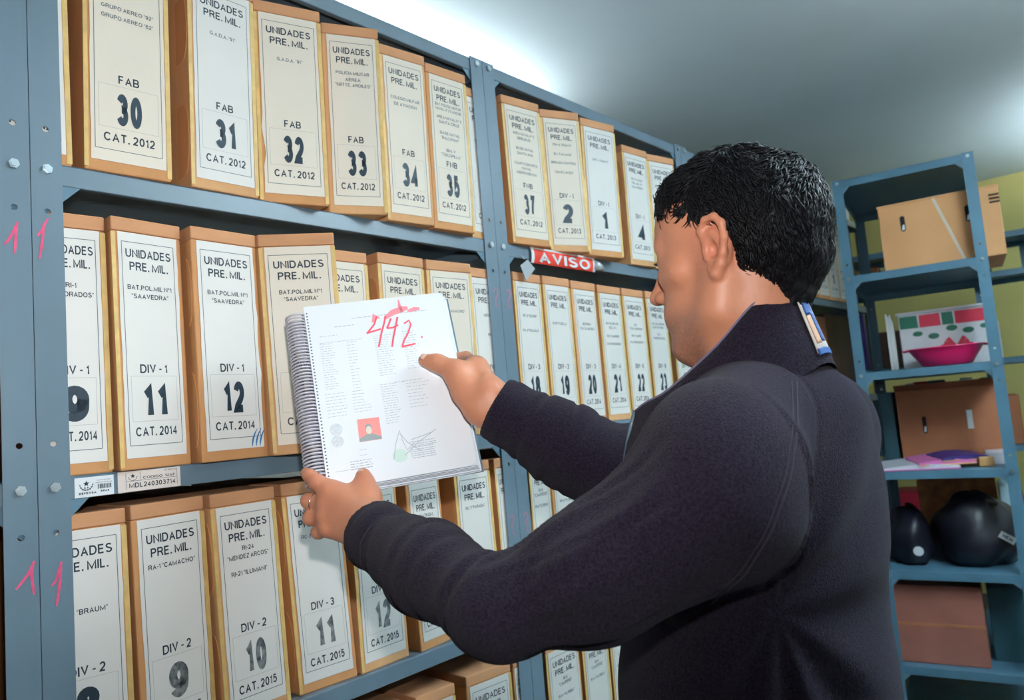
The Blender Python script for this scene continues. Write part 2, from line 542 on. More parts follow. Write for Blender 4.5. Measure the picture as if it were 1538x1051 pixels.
for (uu, ox, oy) in ((1, 767, 776), (2, 788, 772)):
    strokes(units[uu], [[(ox-2, oy+2), (ox+2, oy-3), (ox+5, oy+3), (ox+1, oy+14), (ox+5, oy+18)], [(ox+2, oy+20), (ox+6, oy+28)]], .005, M['rose_marker'], 'marker_numeral', 'faded rose handwritten 2')


def sticker(u, X0_, X1_, z0, z1, y, m, name, label, draw=None, mats=()):
    L = np.array(u.location)
    mb = MB(); mb.box((X0_-L[0], y-.0006, z0), (X1_-L[0], y, z1))
    o = mb.build(name, m, u, label=label)
    if draw:
        d = MB(); draw(d, X0_-L[0], X1_-L[0], z0, z1, y-.0008)
        d.build('printed_text', list(mats), o)
    return o


def star(mb, cx, cz, r, y, mi=0):
    P = [(cx+(r if k % 2 == 0 else r*.42)*math.sin(math.pi/5*k), y, cz+(r if k % 2 == 0 else r*.42)*math.cos(math.pi/5*k)) for k in range(10)]
    mb.add([(cx, y, cz)]+P, [(0, k+1, (k+1) % 10+1) for k in range(10)], mi)


def wreath(mb, cx, cz, r, y, mi):
    for sgn in (-1, 1):
        for k in range(7):
            th = -2.6+k*.40
            a = (cx+sgn*r*math.cos(th)*1.0, cz+r*math.sin(th))
            th2 = th
            dx, dz = -math.sin(th2)*r*.16*sgn, math.cos(th2)*r*.16
            nx, nz = math.cos(th2)*r*.13*sgn, math.sin(th2)*r*.13
            if sgn*math.cos(th) < -.2: pass
            mb.add([(a[0]-dx, y, a[1]-dz), (a[0]+nx, y, a[1]+nz), (a[0]+dx*1.6, y, a[1]+dz*1.6), (a[0]-nx, y, a[1]-nz)], [(0, 1, 2, 3)], mi)


def draw_defensa(d, a, b, z0, z1, y):
    w_, h_ = b-a, z1-z0
    cx, cz = a+w_*.29, z0+h_*.66
    wreath(d, cx, cz, h_*.30, y, 1); star(d, cx, cz+h_*.02, h_*.16, y, 0)
    for dx in (-.035, .035):
        star(d, cx+w_*dx, cz-h_*.19, h_*.06, y, 0)
    put_text(d, *text2d('DEFENSA', a+w_*.32, z0+h_*.20, h_*.11, width=w_*.44, bold=1), y)
    put_text(d, *text2d('MINISTERIO DE', a+w_*.30, z0+h_*.35, h_*.035, width=w_*.22), y, 1)
    put_text(d, *text2d('ACTIVO FIJO', a+w_*.74, z0+h_*.80, h_*.055, width=w_*.36), y, 1)
    put_text(d, *text2d('DIRECCION DE BIENES', a+w_*.74, z0+h_*.68, h_*.05, width=w_*.42), y, 1)
    x = a+w_*.58; r = random.Random(3)
    while x < b-w_*.08:
        bw = r.choice([.0005, .0009, .0014]); d.add([(x, y, z0+h_*.36), (x+bw, y, z0+h_*.36), (x+bw, y, z0+h_*.60), (x, y, z0+h_*.60)], [(0, 1, 2, 3)], 0); x += bw+r.choice([.0005, .0008])
    put_text(d, *text2d('59546', a+w_*.76, z0+h_*.24, h_*.10, width=w_*.22, bold=1), y)


def draw_siaf(d, a, b, z0, z1, y):
    w_, h_ = b-a, z1-z0
    def ln(xa, xb, za, zb, mi=1):
        d.add([(xa, y, za), (xb, y, za), (xb, y, zb), (xa, y, zb)], [(0, 1, 2, 3)], mi)
    t = .0006
    ln(a+w_*.12, b-w_*.06, z0+h_*.50, z0+h_*.50+t); ln(a+w_*.34, a+w_*.34+t, z0+h_*.50, z0+h_*.92)
    ln(a+w_*.12, a+w_*.12+t, z0+h_*.12, z0+h_*.92); ln(b-w_*.06, b-w_*.06+t, z0+h_*.12, z0+h_*.92)
    star(d, a+w_*.23, z0+h_*.76, h_*.13, y, 0); wreath(d, a+w_*.23, z0+h_*.74, h_*.20, y, 1)
    put_text(d, *text2d('CODIGO  SIAF', a+w_*.65, z0+h_*.63, h_*.13, width=w_*.52), y, 0)
    put_text(d, *text2d('MDL240303714', a+w_*.54, z0+h_*.30, h_*.24, width=w_*.74), y, 0)
    put_text(d, *text2d('DE BOLIVIA', a+w_*.84, z0+h_*.90, h_*.07, width=w_*.2), y, 1)


yl = PT+.001
pa, pb = onY0(113, 730), onY0(172, 725)
sticker(units[1], pa[0], pb[0], 1.3395, 1.3665, yl, M['sticker'], 'asset_sticker', 'white glossy sticker with star emblem and barcode', draw_defensa, (M['ink'], M['ink_grey']))
pa, pb = onY0(178, 725), onY0(272, 715)
sticker(units[1], pa[0], pb[0], 1.3395, 1.3685, yl, M['sticker_cream'], 'asset_sticker', 'cream sticker printed MDL240303714', draw_siaf, (M['ink'], M['ink_grey']))


# curled AVISO sticker on the second unit's shelf lip and the small diamond tag below it
def aviso():
    u = units[2]; L = np.array(u.location)
    a, b = onY0(797, 385)[0]-L[0], onY0(893, 400)[0]-L[0]
    zt_, zb_ = 1.8095, 1.7690; y0 = yl-.0010; nz = 14
    def ys(z):      # slightly bulging face whose lower edge curls under the lip
        t = (zt_-z)/(zt_-zb_)
        return y0-.005*math.sin(math.pi*min(1, max(0, t)))**.7-.001
    zs_ = [zt_+(zb_-zt_)*k/nz for k in range(nz+1)]
    root = MB(); nx = 24
    xs = [a+(b-a)*k/nx for k in range(nx+1)]
    for k in range(nx):
        for j in range(nz):
            edge = (k == 0 or k >= nx-1 or j < 2)
            root.add([(xs[k], ys(zs_[j]), zs_[j]), (xs[k], ys(zs_[j+1]), zs_[j+1]), (xs[k+1], ys(zs_[j+1]), zs_[j+1]), (xs[k+1], ys(zs_[j]), zs_[j])], [(0, 1, 2, 3)], 1 if edge else 0)
    o = root.build('warning_sticker', [M['sticker_red'], M['sticker']], u, label='curled red and white sticker reading AVISO')
    V, F = text2d('AVISO', (a+b)/2, 1.7850, .0270, width=(b-a)*.80, bold=2)
    V = np.array(V); V[:, 1] = np.maximum(V[:, 1], zb_+.0015)
    d = MB(); d.add([(x, y0-.0068, z) for x, z in V], F)
    d.build('printed_text', M['sticker'], o)
    zc = 1.792
    m2 = MB()   # rolled free edge
    m2.tube([(b-.004, y0-.004, zc-.004), (b+.014, y0-.004, zc-.006), (b+.034, y0-.003, zc-.009)], [.013, .012, .007], 12)
    m2.build('sticker_curl', M['sticker_silver'], u, smooth=True)


aviso()
dp = [onY0(787, 391), onY0(798, 405), onY0(785, 423), onY0(776, 400)]
mb = MB(); L = np.array(units[2].location); q = [p-L+np.array([0, -.012, 0]) for p in dp]
mb.add([tuple(p) for p in q]+[tuple(p+np.array([0, .0008, 0])) for p in q], [(0, 1, 2, 3), (7, 6, 5, 4), (0, 4, 5, 1), (1, 5, 6, 2), (2, 6, 7, 3), (3, 7, 4, 0)])
dt = mb.build('hanging_tag', M['sticker_silver'], units[2], label='small silver diamond tag stuck under the shelf lip')
mb = MB(); mb.tube([q[0]+np.array([-.008, .004, 0]), q[0]+np.array([-.008, .014, .012])], .0012, 6); mb.build('tag_string', M['sticker_silver'], dt)
# ------------------------------------------------------------------ archive boxes
# name, row, x, y, yaw, lean, width, height of the front face
BX = [
 ('29', 1, -.105, .006, 0.4, -.3, .120, .372), ('30', 1, .029, .000, -2.1, .9, .122, .378), ('31', 1, .183, -.003, 1.3, 1.1, .117, .378),
 ('32', 1, .310, .012, -18.0, .6, .120, .372), ('33', 1, .450, .011, -25.5, .7, .110, .377), ('34', 1, .571, -.010, -7.1, .6, .111, .368),
 ('35', 1, .691, -.012, -4.2, .9, .112, .365), ('36', 1, .820, .006, .1, .2, .117, .357), ('37', 1, .944, -.006, -7.7, -.4, .122, .365),
 ('2', 1, 1.098, .005, -23.2, .1, .114, .373), ('1', 1, 1.230, -.017, -9.9, 1.7, .129, .379), ('4', 1, 1.446, -.005, -5.0, 1.2, .119, .356),
 ('5', 1, 1.584, -.003, -12.2, 1.2, .120, .358),
 ('9', 2, -.0365, .010, -3, -.3, .093, .370), ('11', 2, .062, -.007, 6.0, -.6, .106, .371), ('12', 2, .176, -.014, 3.5, -.7, .114, .370),
 ('13', 2, .293, -.018, -36.5, -1.2, .124, .370), ('14', 2, .400, .004, -2.0, -.2, .120, .367), ('15', 2, .535, -.010, 1.4, .3, .118, .370),
 ('16', 2, .661, -.008, -5.1, .2, .119, .369), ('17', 2, .796, .006, 0, -.2, .116, .369), ('18', 2, .939, .004, 2.0, .3, .105, .372),
 ('19', 2, 1.048, .003, 2.0, .1, .111, .372), ('20', 2, 1.163, .003, 2.0, -.1, .110, .369), ('21', 2, 1.277, .003, 2.0, .1, .114, .367),
 ('22', 2, 1.395, .004, 1.6, 0, .115, .367), ('23', 2, 1.514, .003, 1.3, .3, .116, .367), ('24', 2, 1.655, .003, 1, .3, .110, .367),
 ('8', 3, -.0365, .022, -8, -.6, .112, .350), ('9b', 3, .081, -.001, 8, -1.2, .114, .352), ('10', 3, .203, .002, 3.7, -1.9, .113, .352),
 ('11b', 3, .339, .019, -3.1, -2.6, .112, .352), ('12b', 3, .458, .010, 2.3, -1.2, .112, .342), ('13b', 3, .595, .009, 6.4, -2.5, .098, .342),
 ('14b', 3, .712, .004, 2.5, -.9, .110, .346), ('15b', 3, .833, .006, 1.2, -.4, .060, .346),
 ('20b', 3, .938, .002, 1, 0, .072, .350), ('21b', 3, 1.018, .004, 1, 0, .110, .350), ('22b', 3, 1.136, .004, 1, 0, .110, .350),
 ('23b', 3, 1.256, .004, 1, 0, .110, .350), ('24b', 3, 1.376, .004, 1, 0, .110, .350),
 ('R16', 4, .590, .028, -4, -.4, .096, .368), ('R17', 4, .714, .018, -6, -.4, .120, .370), ('R18', 4, .840, .006, 0, -.2, .050, .372),
 ('R15', 4, .455, .028, -3, -.4, .120, .366),
 ('R19', 4, .945, .004, 1, 0, .125, .372), ('R20', 4, 1.078, .004, 1, 0, .105, .372), ('R21', 4, 1.190, .004, 1, 0, .105, .372), ('R22', 4, 1.305, .004, 1, 0, .105, .372),
 # the neighbouring unit at the left edge
 ('A1', 1, -.240, -.004, 1, 0, .120, .362), ('A2', 2, -.215, -.012, 2, 0, .120, .365), ('A3', 3, -.205, -.016, 3, 0, .112, .350), ('A4', 4, -.205, -.004, 1, 0, .112, .36),
 # far end of the row behind the man's neck
 ('E1', 1, 2.82, .0, -2, 0, .12, .36), ('E2', 1, 2.95, .0, -2, 0, .12, .36), ('E3', 1, 3.08, .0, -2, 0, .12, .36), ('E4', 1, 3.21, .0, -2, 0, .13, .37),
 ('D5', 1, 2.35, .0, 0, 0, .12, .36), ('D6', 1, 2.48, .0, 0, 0, .12, .36),
]
ROWZ = {1: 1.808, 2: 1.370, 3: 0.968, 4: 0.515}
U1, U2 = 'UNIDADES', 'PRE. MIL.'
# small lines: list of (text, distance of its centre below box top, cap height, max width), then category, number, year
BT = {
 '29': ([('GRUPO AEREO', .10)], 'FAB', '29', '2012'),
 '30': ([('GRUPO AEREO "92"', .119), ('GRUPO AEREO "62"', .134)], 'FAB', '30', '2012'),
 '31': ([('G.A.D.A. "91"', .106)], 'FAB', '31', '2012'),
 '32': ([('G.A.D.A. "91"', .106)], 'FAB', '32', '2012'),
 '33': ([('POLICIA MILITAR', .098), ('AEREA', .111), ('"SBTTE. ARDILES"', .122)], 'FAB', '33', '2012'),
 '34': ([('COLEGIO MILITAR', .108), ('DE AVIACION', .121)], 'FAB', '34', '2012'),
 '35': ([('BAT. POLICIA MILITAR', .087), ('NAVAL Nº 2 CANICHE', .097), ('AREA NAVAL Nº 3', .115), ('SANTA CRUZ', .126), ('BASE NAVAL', .150), ('"BALLIVIAN"', .161), ('BIM. V', .188), ('"TOCOPILLA"', .199)], 'FNB', '35', '2012'),
 '36': ([('R.I.M. II', .10), ('"CORRECTOR"', .125)], 'FNB', '36', '2012'),
 '37': ([('AREA NAVAL Nº 5', .090), ('BERMEJO', .102), ('BASE NAVAL', .127), ('SANTA ANA', .139), ('CUARTO DISTRITO', .165), ('NAVAL', .176), ('INDEPENDENCIA', .188)], 'FNB', '37', '2012'),
 '2': ([('CIM-A "INGAVI"', .092), ('B.I. "CALAMA"', .117), ('BRIGADA CONTROL', .140), ('CIM-II "LANZA"', .165)], 'DIV - 1', '2', '2013'),
 '1': ([('ESC-A "INGAVI"', .112)], 'DIV - 1', '1', '2013'),
 '4': ([('RC-5 "LANZA"', .098), ('POL. MIL. Nº 1', .110), ('"SAAVEDRA"', .122)], 'DIV - 1', '4', '2013'),
 '5': ([('RI-1 "COLORADOS"', .10), ('RA-1 "CAMACHO"', .125), ('RC-5', .15)], 'DIV - 1', '5', '2013'),
 '9': ([('RI-1', .104), ('"COLORADOS"', .117)], 'DIV - 1', '9', '2014'),
 '11': ([('BAT.POL.MIL Nº1', .104), ('"SAAVEDRA"', .117)], 'DIV - 1', '11', '2014'),
 '12': ([('BAT.POL.MIL Nº1', .104), ('"SAAVEDRA"', .117)], 'DIV - 1', '12', '2014'),
 '13': ([('BAT.POL.MIL Nº1', .100), ('"SAAVEDRA"', .112)], 'DIV - 1', '13', '2014'),
 '14': ([('RI-8 "BRAUM"', .106)], 'DIV - 2', '14', '2014'),
 '15': ([('RI-24', .106)], 'DIV - 2', '15', '2014'),
 '16': ([('RA-1 "CAMACHO"', .106)], 'DIV - 2', '16', '2014'),
 '17': ([('MENDEZ', .106), ('RI-21', .15)], 'DIV - 2', '17', '2014'),
 '18': ([('RC-5 "SUCRE"', .104), ('RA-3 "PISAGUA"', .139)], 'DIV - 3', '18', '2014'),
 '19': ([('RI-20 "PADILLA"', .118)], 'DIV - 3', '19', '2014'),
 '20': ([('BATING-1', .112), ('"CNL. D. MENDEZ"', .124)], 'DIV - 3', '20', '2014'),
 '21': ([('BATALLON LOG', .104), ('ESC. Nº 1', .116), ('RI-5 "CAMPERO"', .139), ('CIM-II "BOQUERON"', .160)], 'DIV - 4', '21', '2014'),
 '22': ([('RI-7', .104), ('"TCNL. MARZANA"', .114), ('RI-11 "CAMPO"', .135), ('RA-3 "BOQUERON"', .153)], 'DIV - 5', '22', '2014'),
 '23': ([('ESC. MIL. CONDOR', .096), ('RI-18 "VICTORIA"', .107), ('RC-1', .128), ('"INDEPENDENCIA"', .139)], 'DIV - 6', '23', '2014'),
 '24': ([('RI-14', .12)], 'DIV - 6', '24', '2014'),
 '8': ([('RI-8 "BRAUM"', .132)], 'DIV - 2', '8', '2015'),
 '9b': ([('RA-1 "CAMACHO"', .092)], 'DIV - 2', '9', '2015'),
 '10': ([('RI-24', .090), ('"MENDEZ ARCOS"', .103), ('RI-21 "ILLIMANI"', .128)], 'DIV - 2', '10', '2015'),
 '11b': ([('RC-3 "AROMA"', .094)], 'DIV - 3', '11', '2015'),
 '12b': ([('RI-20 "PADILLA"', .094)], 'DIV - 3', '12', '2015'),
 '13b': ([('BATING-I', .088), ('"CNL. D. MENDEZ"', .102), ('RA-3 "PISAGUA"', .126)], 'DIV - 3', '13', '2015'),
 '14b': ([('RC-7 "PARADA"', .094)], 'DIV - 3', '14', '2015'),
 '15b': ([('RI-5', .094)], 'DIV - 4', '15', '2015'),
 'R17': ([('RI-2 "SUCRE"', .094)], 'DIV - 1', '17', '2016'),
 'R16': ([('RI-1', .094)], 'DIV - 1', '16', '2016'),
}
EXTRA = [('RI-5', .09), ('"CAMPERO"', .10), ('RI-14 "FLORIDA"', .125)]
POS = {1: 'on the upper row', 2: 'on the middle row', 3: 'on the lower row', 4: 'on the bottom row'}


def box_label(n, row):
    if n in BT and not n.startswith('R'):
        t = BT[n]
        nm = {
 '29': 'archive box at top left, almost all hidden behind the left post, left of box 30',
 '30': 'archive box with GRUPO AEREO label and number 30, nearest the left post, top row',
 '31': 'archive box with GADA label and number 31, wide brown flank on its left, top row',
 '32': 'archive box with GADA label and number 32, torn lower left label edge, top row',
 '33': 'archive box labelled POLICIA MILITAR AEREA, turned slightly outward, top row',
 '34': 'archive box labelled COLEGIO MILITAR DE AVIACION, top row',
 '35': 'archive box with the TOCOPILLA and BALLIVIAN lines, left of the middle post, top row',
 '36': 'archive box half hidden behind the middle post, top row',
 '37': 'archive box with FNB and thin number 37, first right of the middle post, top row',
 '2': 'cream labelled archive box with CALAMA and LANZA lines, bold number 2, top row',
 '1': 'archive box with yellow taped edges and bold number 1, top row',
 '4': 'archive box with broad brown flank and number 4, two left of the face',
 '5': 'archive box touching the forehead of the man, farthest right on the top row',
 '9': 'archive box labelled COLORADOS with fat number 9, cut by the left post, middle row',
 '11': 'archive box labelled SAAVEDRA with number 11, right of the COLORADOS box',
 '12': 'archive box labelled SAAVEDRA with a blue pen mark at its lower corner',
 '13': 'archive box labelled SAAVEDRA swung outward, behind the spiral of the book',
 '14': 'archive box labelled BRAUM above the top left of the held book, middle row',
 '15': 'archive box whose label tops out above the red scribble of the book, middle row',
 '16': 'archive box labelled CAMACHO just right of the held book, middle row',
 '17': 'thin strip of archive box left of the middle post, above the right hand',
 '18': 'archive box labelled SUCRE with number 18, under the diamond tag, middle row',
 '19': 'archive box labelled PADILLA with number 19, middle row right of the middle post',
 '20': 'archive box with number 20 and MENDEZ line, middle row, third right of the post',
 '21': 'archive box labelled CAMPERO and BOQUERON with number 21, middle row',
 '22': 'archive box labelled MARZANA with number 22, middle row, left of the mouth',
 '23': 'archive box labelled VICTORIA with number 23, middle row, beside the chin',
 '24': 'shaded archive box between the chin and the open collar, middle row',
 '8': 'archive box labelled BRAUM cut by the left post, lower row',
 '9b': 'archive box labelled CAMACHO with worn fat number 9, lower row',
 '10': 'archive box labelled MENDEZ ARCOS and ILLIMANI with greyed number 10, lower row',
 '11b': 'archive box labelled AROMA beneath the left hand, worn number 11, lower row',
 '12b': 'archive box labelled PADILLA with worn number 12, crossed by the near sleeve',
 '13b': 'archive box labelled BATING-I and PISAGUA under the book, lower row',
 '14b': 'archive box labelled PARADA left of the middle post, lower row',
 '15b': 'thin strip of archive box against the middle post, right of the PARADA box',
              }.get(n)
        return nm or 'brown archive box labelled %s %s CAT. %s %s' % (t[1].replace(' - ', '-'), t[2], t[3], POS[row])
    return {'20b': 'archive box on the lower row touching the middle post, between the sleeves',
            '21b': 'archive box on the lower row between the sleeves, second from the middle post',
            '22b': 'archive box on the lower row between the sleeves, at the crook of the near arm',
            '23b': 'archive box on the lower row hidden behind the near shoulder',
            '24b': 'archive box on the lower row, farthest right, behind the near shoulder',
            'R15': 'archive box at the bottom edge of the photo, left of box with SUCRE label',
            'R16': 'dim archive box at the bottom edge under the near elbow, its top only in view',
            'R17': 'dim archive box under the near elbow with UNIDADES label at the bottom edge',
            'R18': 'thin strip of archive box left of the middle post at the bottom edge',
            'R19': 'grey-lit archive box under the near sleeve, right of the middle post',
            'R20': 'grey-lit archive box under the near sleeve, second from the middle post',
            'R21': 'grey-lit archive box under the near sleeve, beside the jacket front',
            'R22': 'archive box on the bottom row hidden behind the jacket front',
            'A1': 'archive box of the cut-off left unit, upper row', 'A2': 'archive box at the left edge, middle row',
            'A3': 'archive box at the left edge, lower row, beside the pink numeral', 'A4': 'archive box of the cut-off left unit, bottom row',
            'E1': 'far archive box on the upper row right behind the hair', 'E2': 'far archive box on the upper row, second behind the hair',
            'E3': 'far archive box on the upper row, third behind the hair', 'E4': 'far archive box on the upper row beside the teal post',
            'D5': 'archive box hidden behind the crown of the head, nearer one', 'D6': 'archive box hidden behind the back of the head',
            }.get(n, 'archive box of the row hidden behind the head')


def make_box(spec, nxt_x):
    n, row, x, y, yaw, lean, W, Hh = spec
    a = math.radians(yaw); sh = math.tan(math.radians(lean))
    z0 = ROWZ[row]
    hidden = n[0] == 'D'
    t = thing('archive_box', box_label(n, row), 'box', (x, y, z0), a, None)
    t['group'] = {1: 'archive boxes on the upper row', 2: 'archive boxes on the middle row', 3: 'archive boxes on the lower row', 4: 'archive boxes on the bottom row'}[row]
    ca, sa = math.cos(a), math.sin(a)

    def loc(X, Y):      # world offsets (X,Y from the front left corner) to local
        return (X*ca+Y*sa, -X*sa+Y*ca)
    fx, fy = W*ca, W*sa
    depth = .36-max(y, y+fy)
    if n == '13':
        poly = [(0, 0), (W, 0), loc(.121, -.042), loc(fx+.001, .008), loc(fx-.004, depth), loc(0, depth)]
    else:
        poly = [(0, 0), (W, 0), loc(fx, fy+.012), loc(fx, .36-y), loc(0, .36-y), loc(0, .012)]
    body = MB(); body.prism(poly, 0, Hh-.021, (sh, 0))
    body.build('box_body', M['kraft'] if random.random() < .5 else M['kraft_side'], t, bevel=.0022)
    # slip lid: a slightly proud cap with a folded front lip
    lid = MB(); g = .0012
    lp = [(-g*0, -g), (W, -g)]+poly[2:]
    lid.prism(lp, Hh-.021, Hh, (sh, 0))
    lid.build('lid_flap', M['kraft_top'], t, bevel=.002)
    # taped vertical edges
    for e, (xa, xb) in enumerate(((-.0004, .0055), (W-.0065, W+.0004))):
        if (n == '1') or random.random() < .75:
            tp = MB(); tp.prism([(xa, -.0010), (xb, -.0010), (xb, -.0002), (xa, -.0002)], .004, Hh-.024, (sh, 0))
            tp.build('edge_tape', M['tape'], t)
    # tuck flap outlines on the visible left flank
    if n in ('31', '12', '15', '13b', '14b', '4', '32', '10', '11b', '36', '17', '34'):
        for zc, hh in ((Hh*.22, .060), (Hh*.72, .055)):
            fl = MB(); P = []
            for k in range(13):
                th = math.pi*k/12
                P.append((.030+.022*math.sin(th)**.6, zc-hh*math.cos(th)))
            P = [(.012, zc-hh)]+P+[(.012, zc+hh)]
            vs = []
            for xx in (-.0012, 0):
                for yy, zz in P:
                    lx, ly = loc(xx, .052-yy+.004)
                    vs.append((lx+sh*zz, ly, zz))
            m_ = len(P)
            fl.add(vs, [tuple(range(m_)), tuple(range(2*m_-1, m_-1, -1))]+[(i, (i+1) % m_, m_+(i+1) % m_, m_+i) for i in range(m_)])
            fl.build('tuck_flap', M['kraft_side'], t)
    # label sheet and printing
    if hidden:
        return t
    ml, mr = .0085, .0075
    if n == '1': ml, mr = .010, .008
    la, lb = ml, W-mr
    if W < .085: la, lb = .004, W-.003
    zt, zb = Hh-.0225, .0165
    lab = MB()
    jag = []      # slightly torn left/right edges
    rr = random.Random(hash(n) % 1000 if False else sum(map(ord, n))*7)
    L_ = [(la+rr.uniform(-.0006, .0006), zb+(zt-zb)*k/14) for k in range(15)]
    R_ = [(lb+rr.uniform(-.0006, .0006), zb+(zt-zb)*k/14) for k in range(15)]
    if n == '32':
        L_[3] = (la+.004, L_[3][1]); L_[4] = (la+.001, L_[4][1]); L_[5] = (la-.002, L_[5][1])
    if n == '12':
        R_[5] = (lb+.003, R_[5][1]); R_[9] = (lb+.002, R_[9][1])
    vs = []
    for yy in (-.0012, -.0004):
        for (xa, z_), (xb, _) in zip(L_, R_):
            vs += [(xa+sh*z_, yy, z_), (xb+sh*z_, yy, z_)]
    fs = []
    for k in range(14):
        i = 2*k
        fs.append((i, i+1, i+3, i+2)); fs.append((30+i, 30+i+2, 30+i+3, 30+i+1))
        fs.append((i, i+2, 30+i+2, 30+i)); fs.append((i+1, 30+i+1, 30+i+3, i+3))
    fs += [(0, 30, 31, 1), (28, 29, 59, 58)]
    lab.add(vs, fs)
    warm = n in ('13', '32', '33', '34', '35', '37', '2', '14', '15', '16', '30')
    lo = lab.build('label_sheet', M['paper_warm'] if warm else M['paper'], t)
    d = MB(); Y = -.0015
    bl, br, bt, bb = la+.0055, lb-.006, zt-.014, zb+.018
    if row >= 3: bt = zt-.013
    def ln(xa, za, xb, zb_, wd, mi=1):
        p0, p1 = (xa+sh*za, Y, za), (xb+sh*zb_, Y, zb_)
        d.ribbon([p0, p1], wd, mi=mi)
    for args in ((bl, bt, br, bt), (br, bt, br, bb), (br, bb, bl, bb), (bl, bb, bl, bt)):
        ln(*args, .0009)
    cx = (la+lb)/2; ww = (lb-la)
    def T(s, zz, ch, width=None, bold=0, maxw=None, mi=0, sx=1.0):
        V, F = text2d(s, cx, zz, ch, width, bold, maxw, sx)
        if len(F):
            V = np.array(V); V[:, 0] += sh*V[:, 1]
            put_text(d, V, F, Y-.0001, mi)
    lines, cat, num, yr = BT.get(n, (EXTRA, 'DIV - 5', '1', '2015'))
    worn = n in ('10', '11b', '12b', '9b')
    tw = ww*.76
    T(U1, bt-.0165, .0130, width=tw, bold=0); T(U2, bt-.0360, .0130, width=tw*.85)
    for s_, dz in lines:
        wmax = ww*.74
        small = .0065 if len(s_) > 11 else .0070
        T(s_, Hh-dz, .0072 if n in ('11', '12', '13', '9', '9b', '8', '10') else small, maxw=wmax, mi=0 if n in ('8', '9', '9b', '11', '12', '13', '10') else 2)
    zdiv = .146 if row != 3 else .140
    zn = zdiv-.047; zcat = zdiv-.092
    T(cat, zdiv, .0130, maxw=ww*.5, sx=.95)
    fr = (la+.011, lb-.011)
    for args in ((fr[0], zdiv-.011, fr[1], zdiv-.011), (fr[1], zdiv-.011, fr[1], zdiv-.077), (fr[1], zdiv-.077, fr[0], zdiv-.077), (fr[0], zdiv-.077, fr[0], zdiv-.011)):
        ln(*args, .0005, 3)
    nw = {1: .030, 2: .036}[len(num)]
    if num == '1': nw = .022
    if n == '9': nw = .036
    T(num, zn, .050, width=nw, bold=1, mi=4 if worn else 0)
    T('CAT. '+yr, zcat, .0134, width=ww*.68)
    d.build('printed_text', [M['ink'], M['ink_line'], M['ink_grey'], M['ink_faint'], M['ink_worn']], lo)
    if n == '12':
        b = MB()
        for k in range(3):
            pts = [(lb-.022+.007*k+.010*q*q, Y-.0002, zb+.002+.028*q) for q in np.linspace(0, 1, 6)]
            b.ribbon(pts, [.0008, .0022, .003, .0026, .0018, .0008])
        b.build('blue_pen_mark', mat('blue_pen', (32, 110, 170), .5), lo)
    return t


for sp in BX:
    make_box(sp, None)
# ------------------------------------------------------------------ things on the right-hand unit
M['carton'] = mat('carton_board', (208, 152, 102), .8, var=.07, vscale=5, bump=.15)
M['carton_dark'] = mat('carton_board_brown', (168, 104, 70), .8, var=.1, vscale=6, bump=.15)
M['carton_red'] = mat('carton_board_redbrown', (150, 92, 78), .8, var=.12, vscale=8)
M['clear_tape'] = mat('clear_tape', (214, 200, 184), .25, coat=.5)
M['black'] = mat('black_void', (14, 14, 18), .8)
M['pink'] = mat('pink_plastic', (214, 22, 92), .3, coat=.3)
M['pvc_white'] = mat('white_plastic_sheet', (205, 205, 208), .4, var=.05)
M['pat_red'] = mat('print_red', (190, 34, 62), .5)
M['pat_green'] = mat('print_green', (22, 96, 74), .5)
M['bag'] = mat('black_nylon', (18, 18, 30), .45, var=.2, bump=.4, bscale=120)
M['magwhite'] = mat('magazine_white', (214, 214, 224), .3)
M['magpink'] = mat('magazine_magenta', (206, 110, 170), .3)
M['magblue'] = mat('magazine_indigo', (54, 40, 110), .35)
M['magtan'] = mat('magazine_tan', (208, 160, 104), .45)
M['osb'] = mat('chip_board', (176, 110, 58), .7, rgb2=(120, 66, 34), vscale=18)
M['paleblue'] = mat('pale_blue_plastic', (170, 200, 210), .5)
M['teal'] = mat('dark_teal_plastic', (40, 80, 92), .5)
M['wood'] = mat('dark_wood', (86, 54, 40), .6, rgb2=(54, 34, 28), vscale=6, stretch=(1, 1, .2))


def tbox(name, label, cat, base, size, rz, m, bevel=.003, parts=None):
    """thing: box-like body on base (centre of bottom), local x width, y depth, z height"""
    t = thing(name, label, cat, base, rz)
    mb = MB(); mb.box((-size[0]/2, -size[1]/2, 0), (size[0]/2, size[1]/2, size[2])); mb.build('body', m, t, bevel=bevel)
    return t


def handle_slot(t, x, z, y, w_=.018, h_=.062, white=True):
    mb = MB(); P = []
    for k in range(16):
        th = 2*math.pi*k/16
        P.append((x+w_/2*math.cos(th), z+(h_/2-w_/2)*(1 if math.sin(th) > 0 else -1)+w_/2*math.sin(th)))
    vs = [(a, y-.001, b) for a, b in P]+[(a, y-.0002, b) for a, b in P]
    mb.add(vs, [tuple(range(16)), tuple(range(31, 15, -1))]+[(i, (i+1) % 16, 16+(i+1) % 16, 16+i) for i in range(16)])
    o = mb.build('handle_slot', M['black'], t)
    if white:
        m2 = MB(); m2.add([(x-w_*.28, y-.0014, z-h_*.42), (x+w_*.3, y-.0014, z-h_*.40), (x+w_*.3, y-.0014, z-h_*.05), (x-w_*.1, y-.0014, z-h_*.12)], [(0, 1, 2, 3)])
        m2.build('paper_edge', M['sticker'], o)


ru = RU_YAW
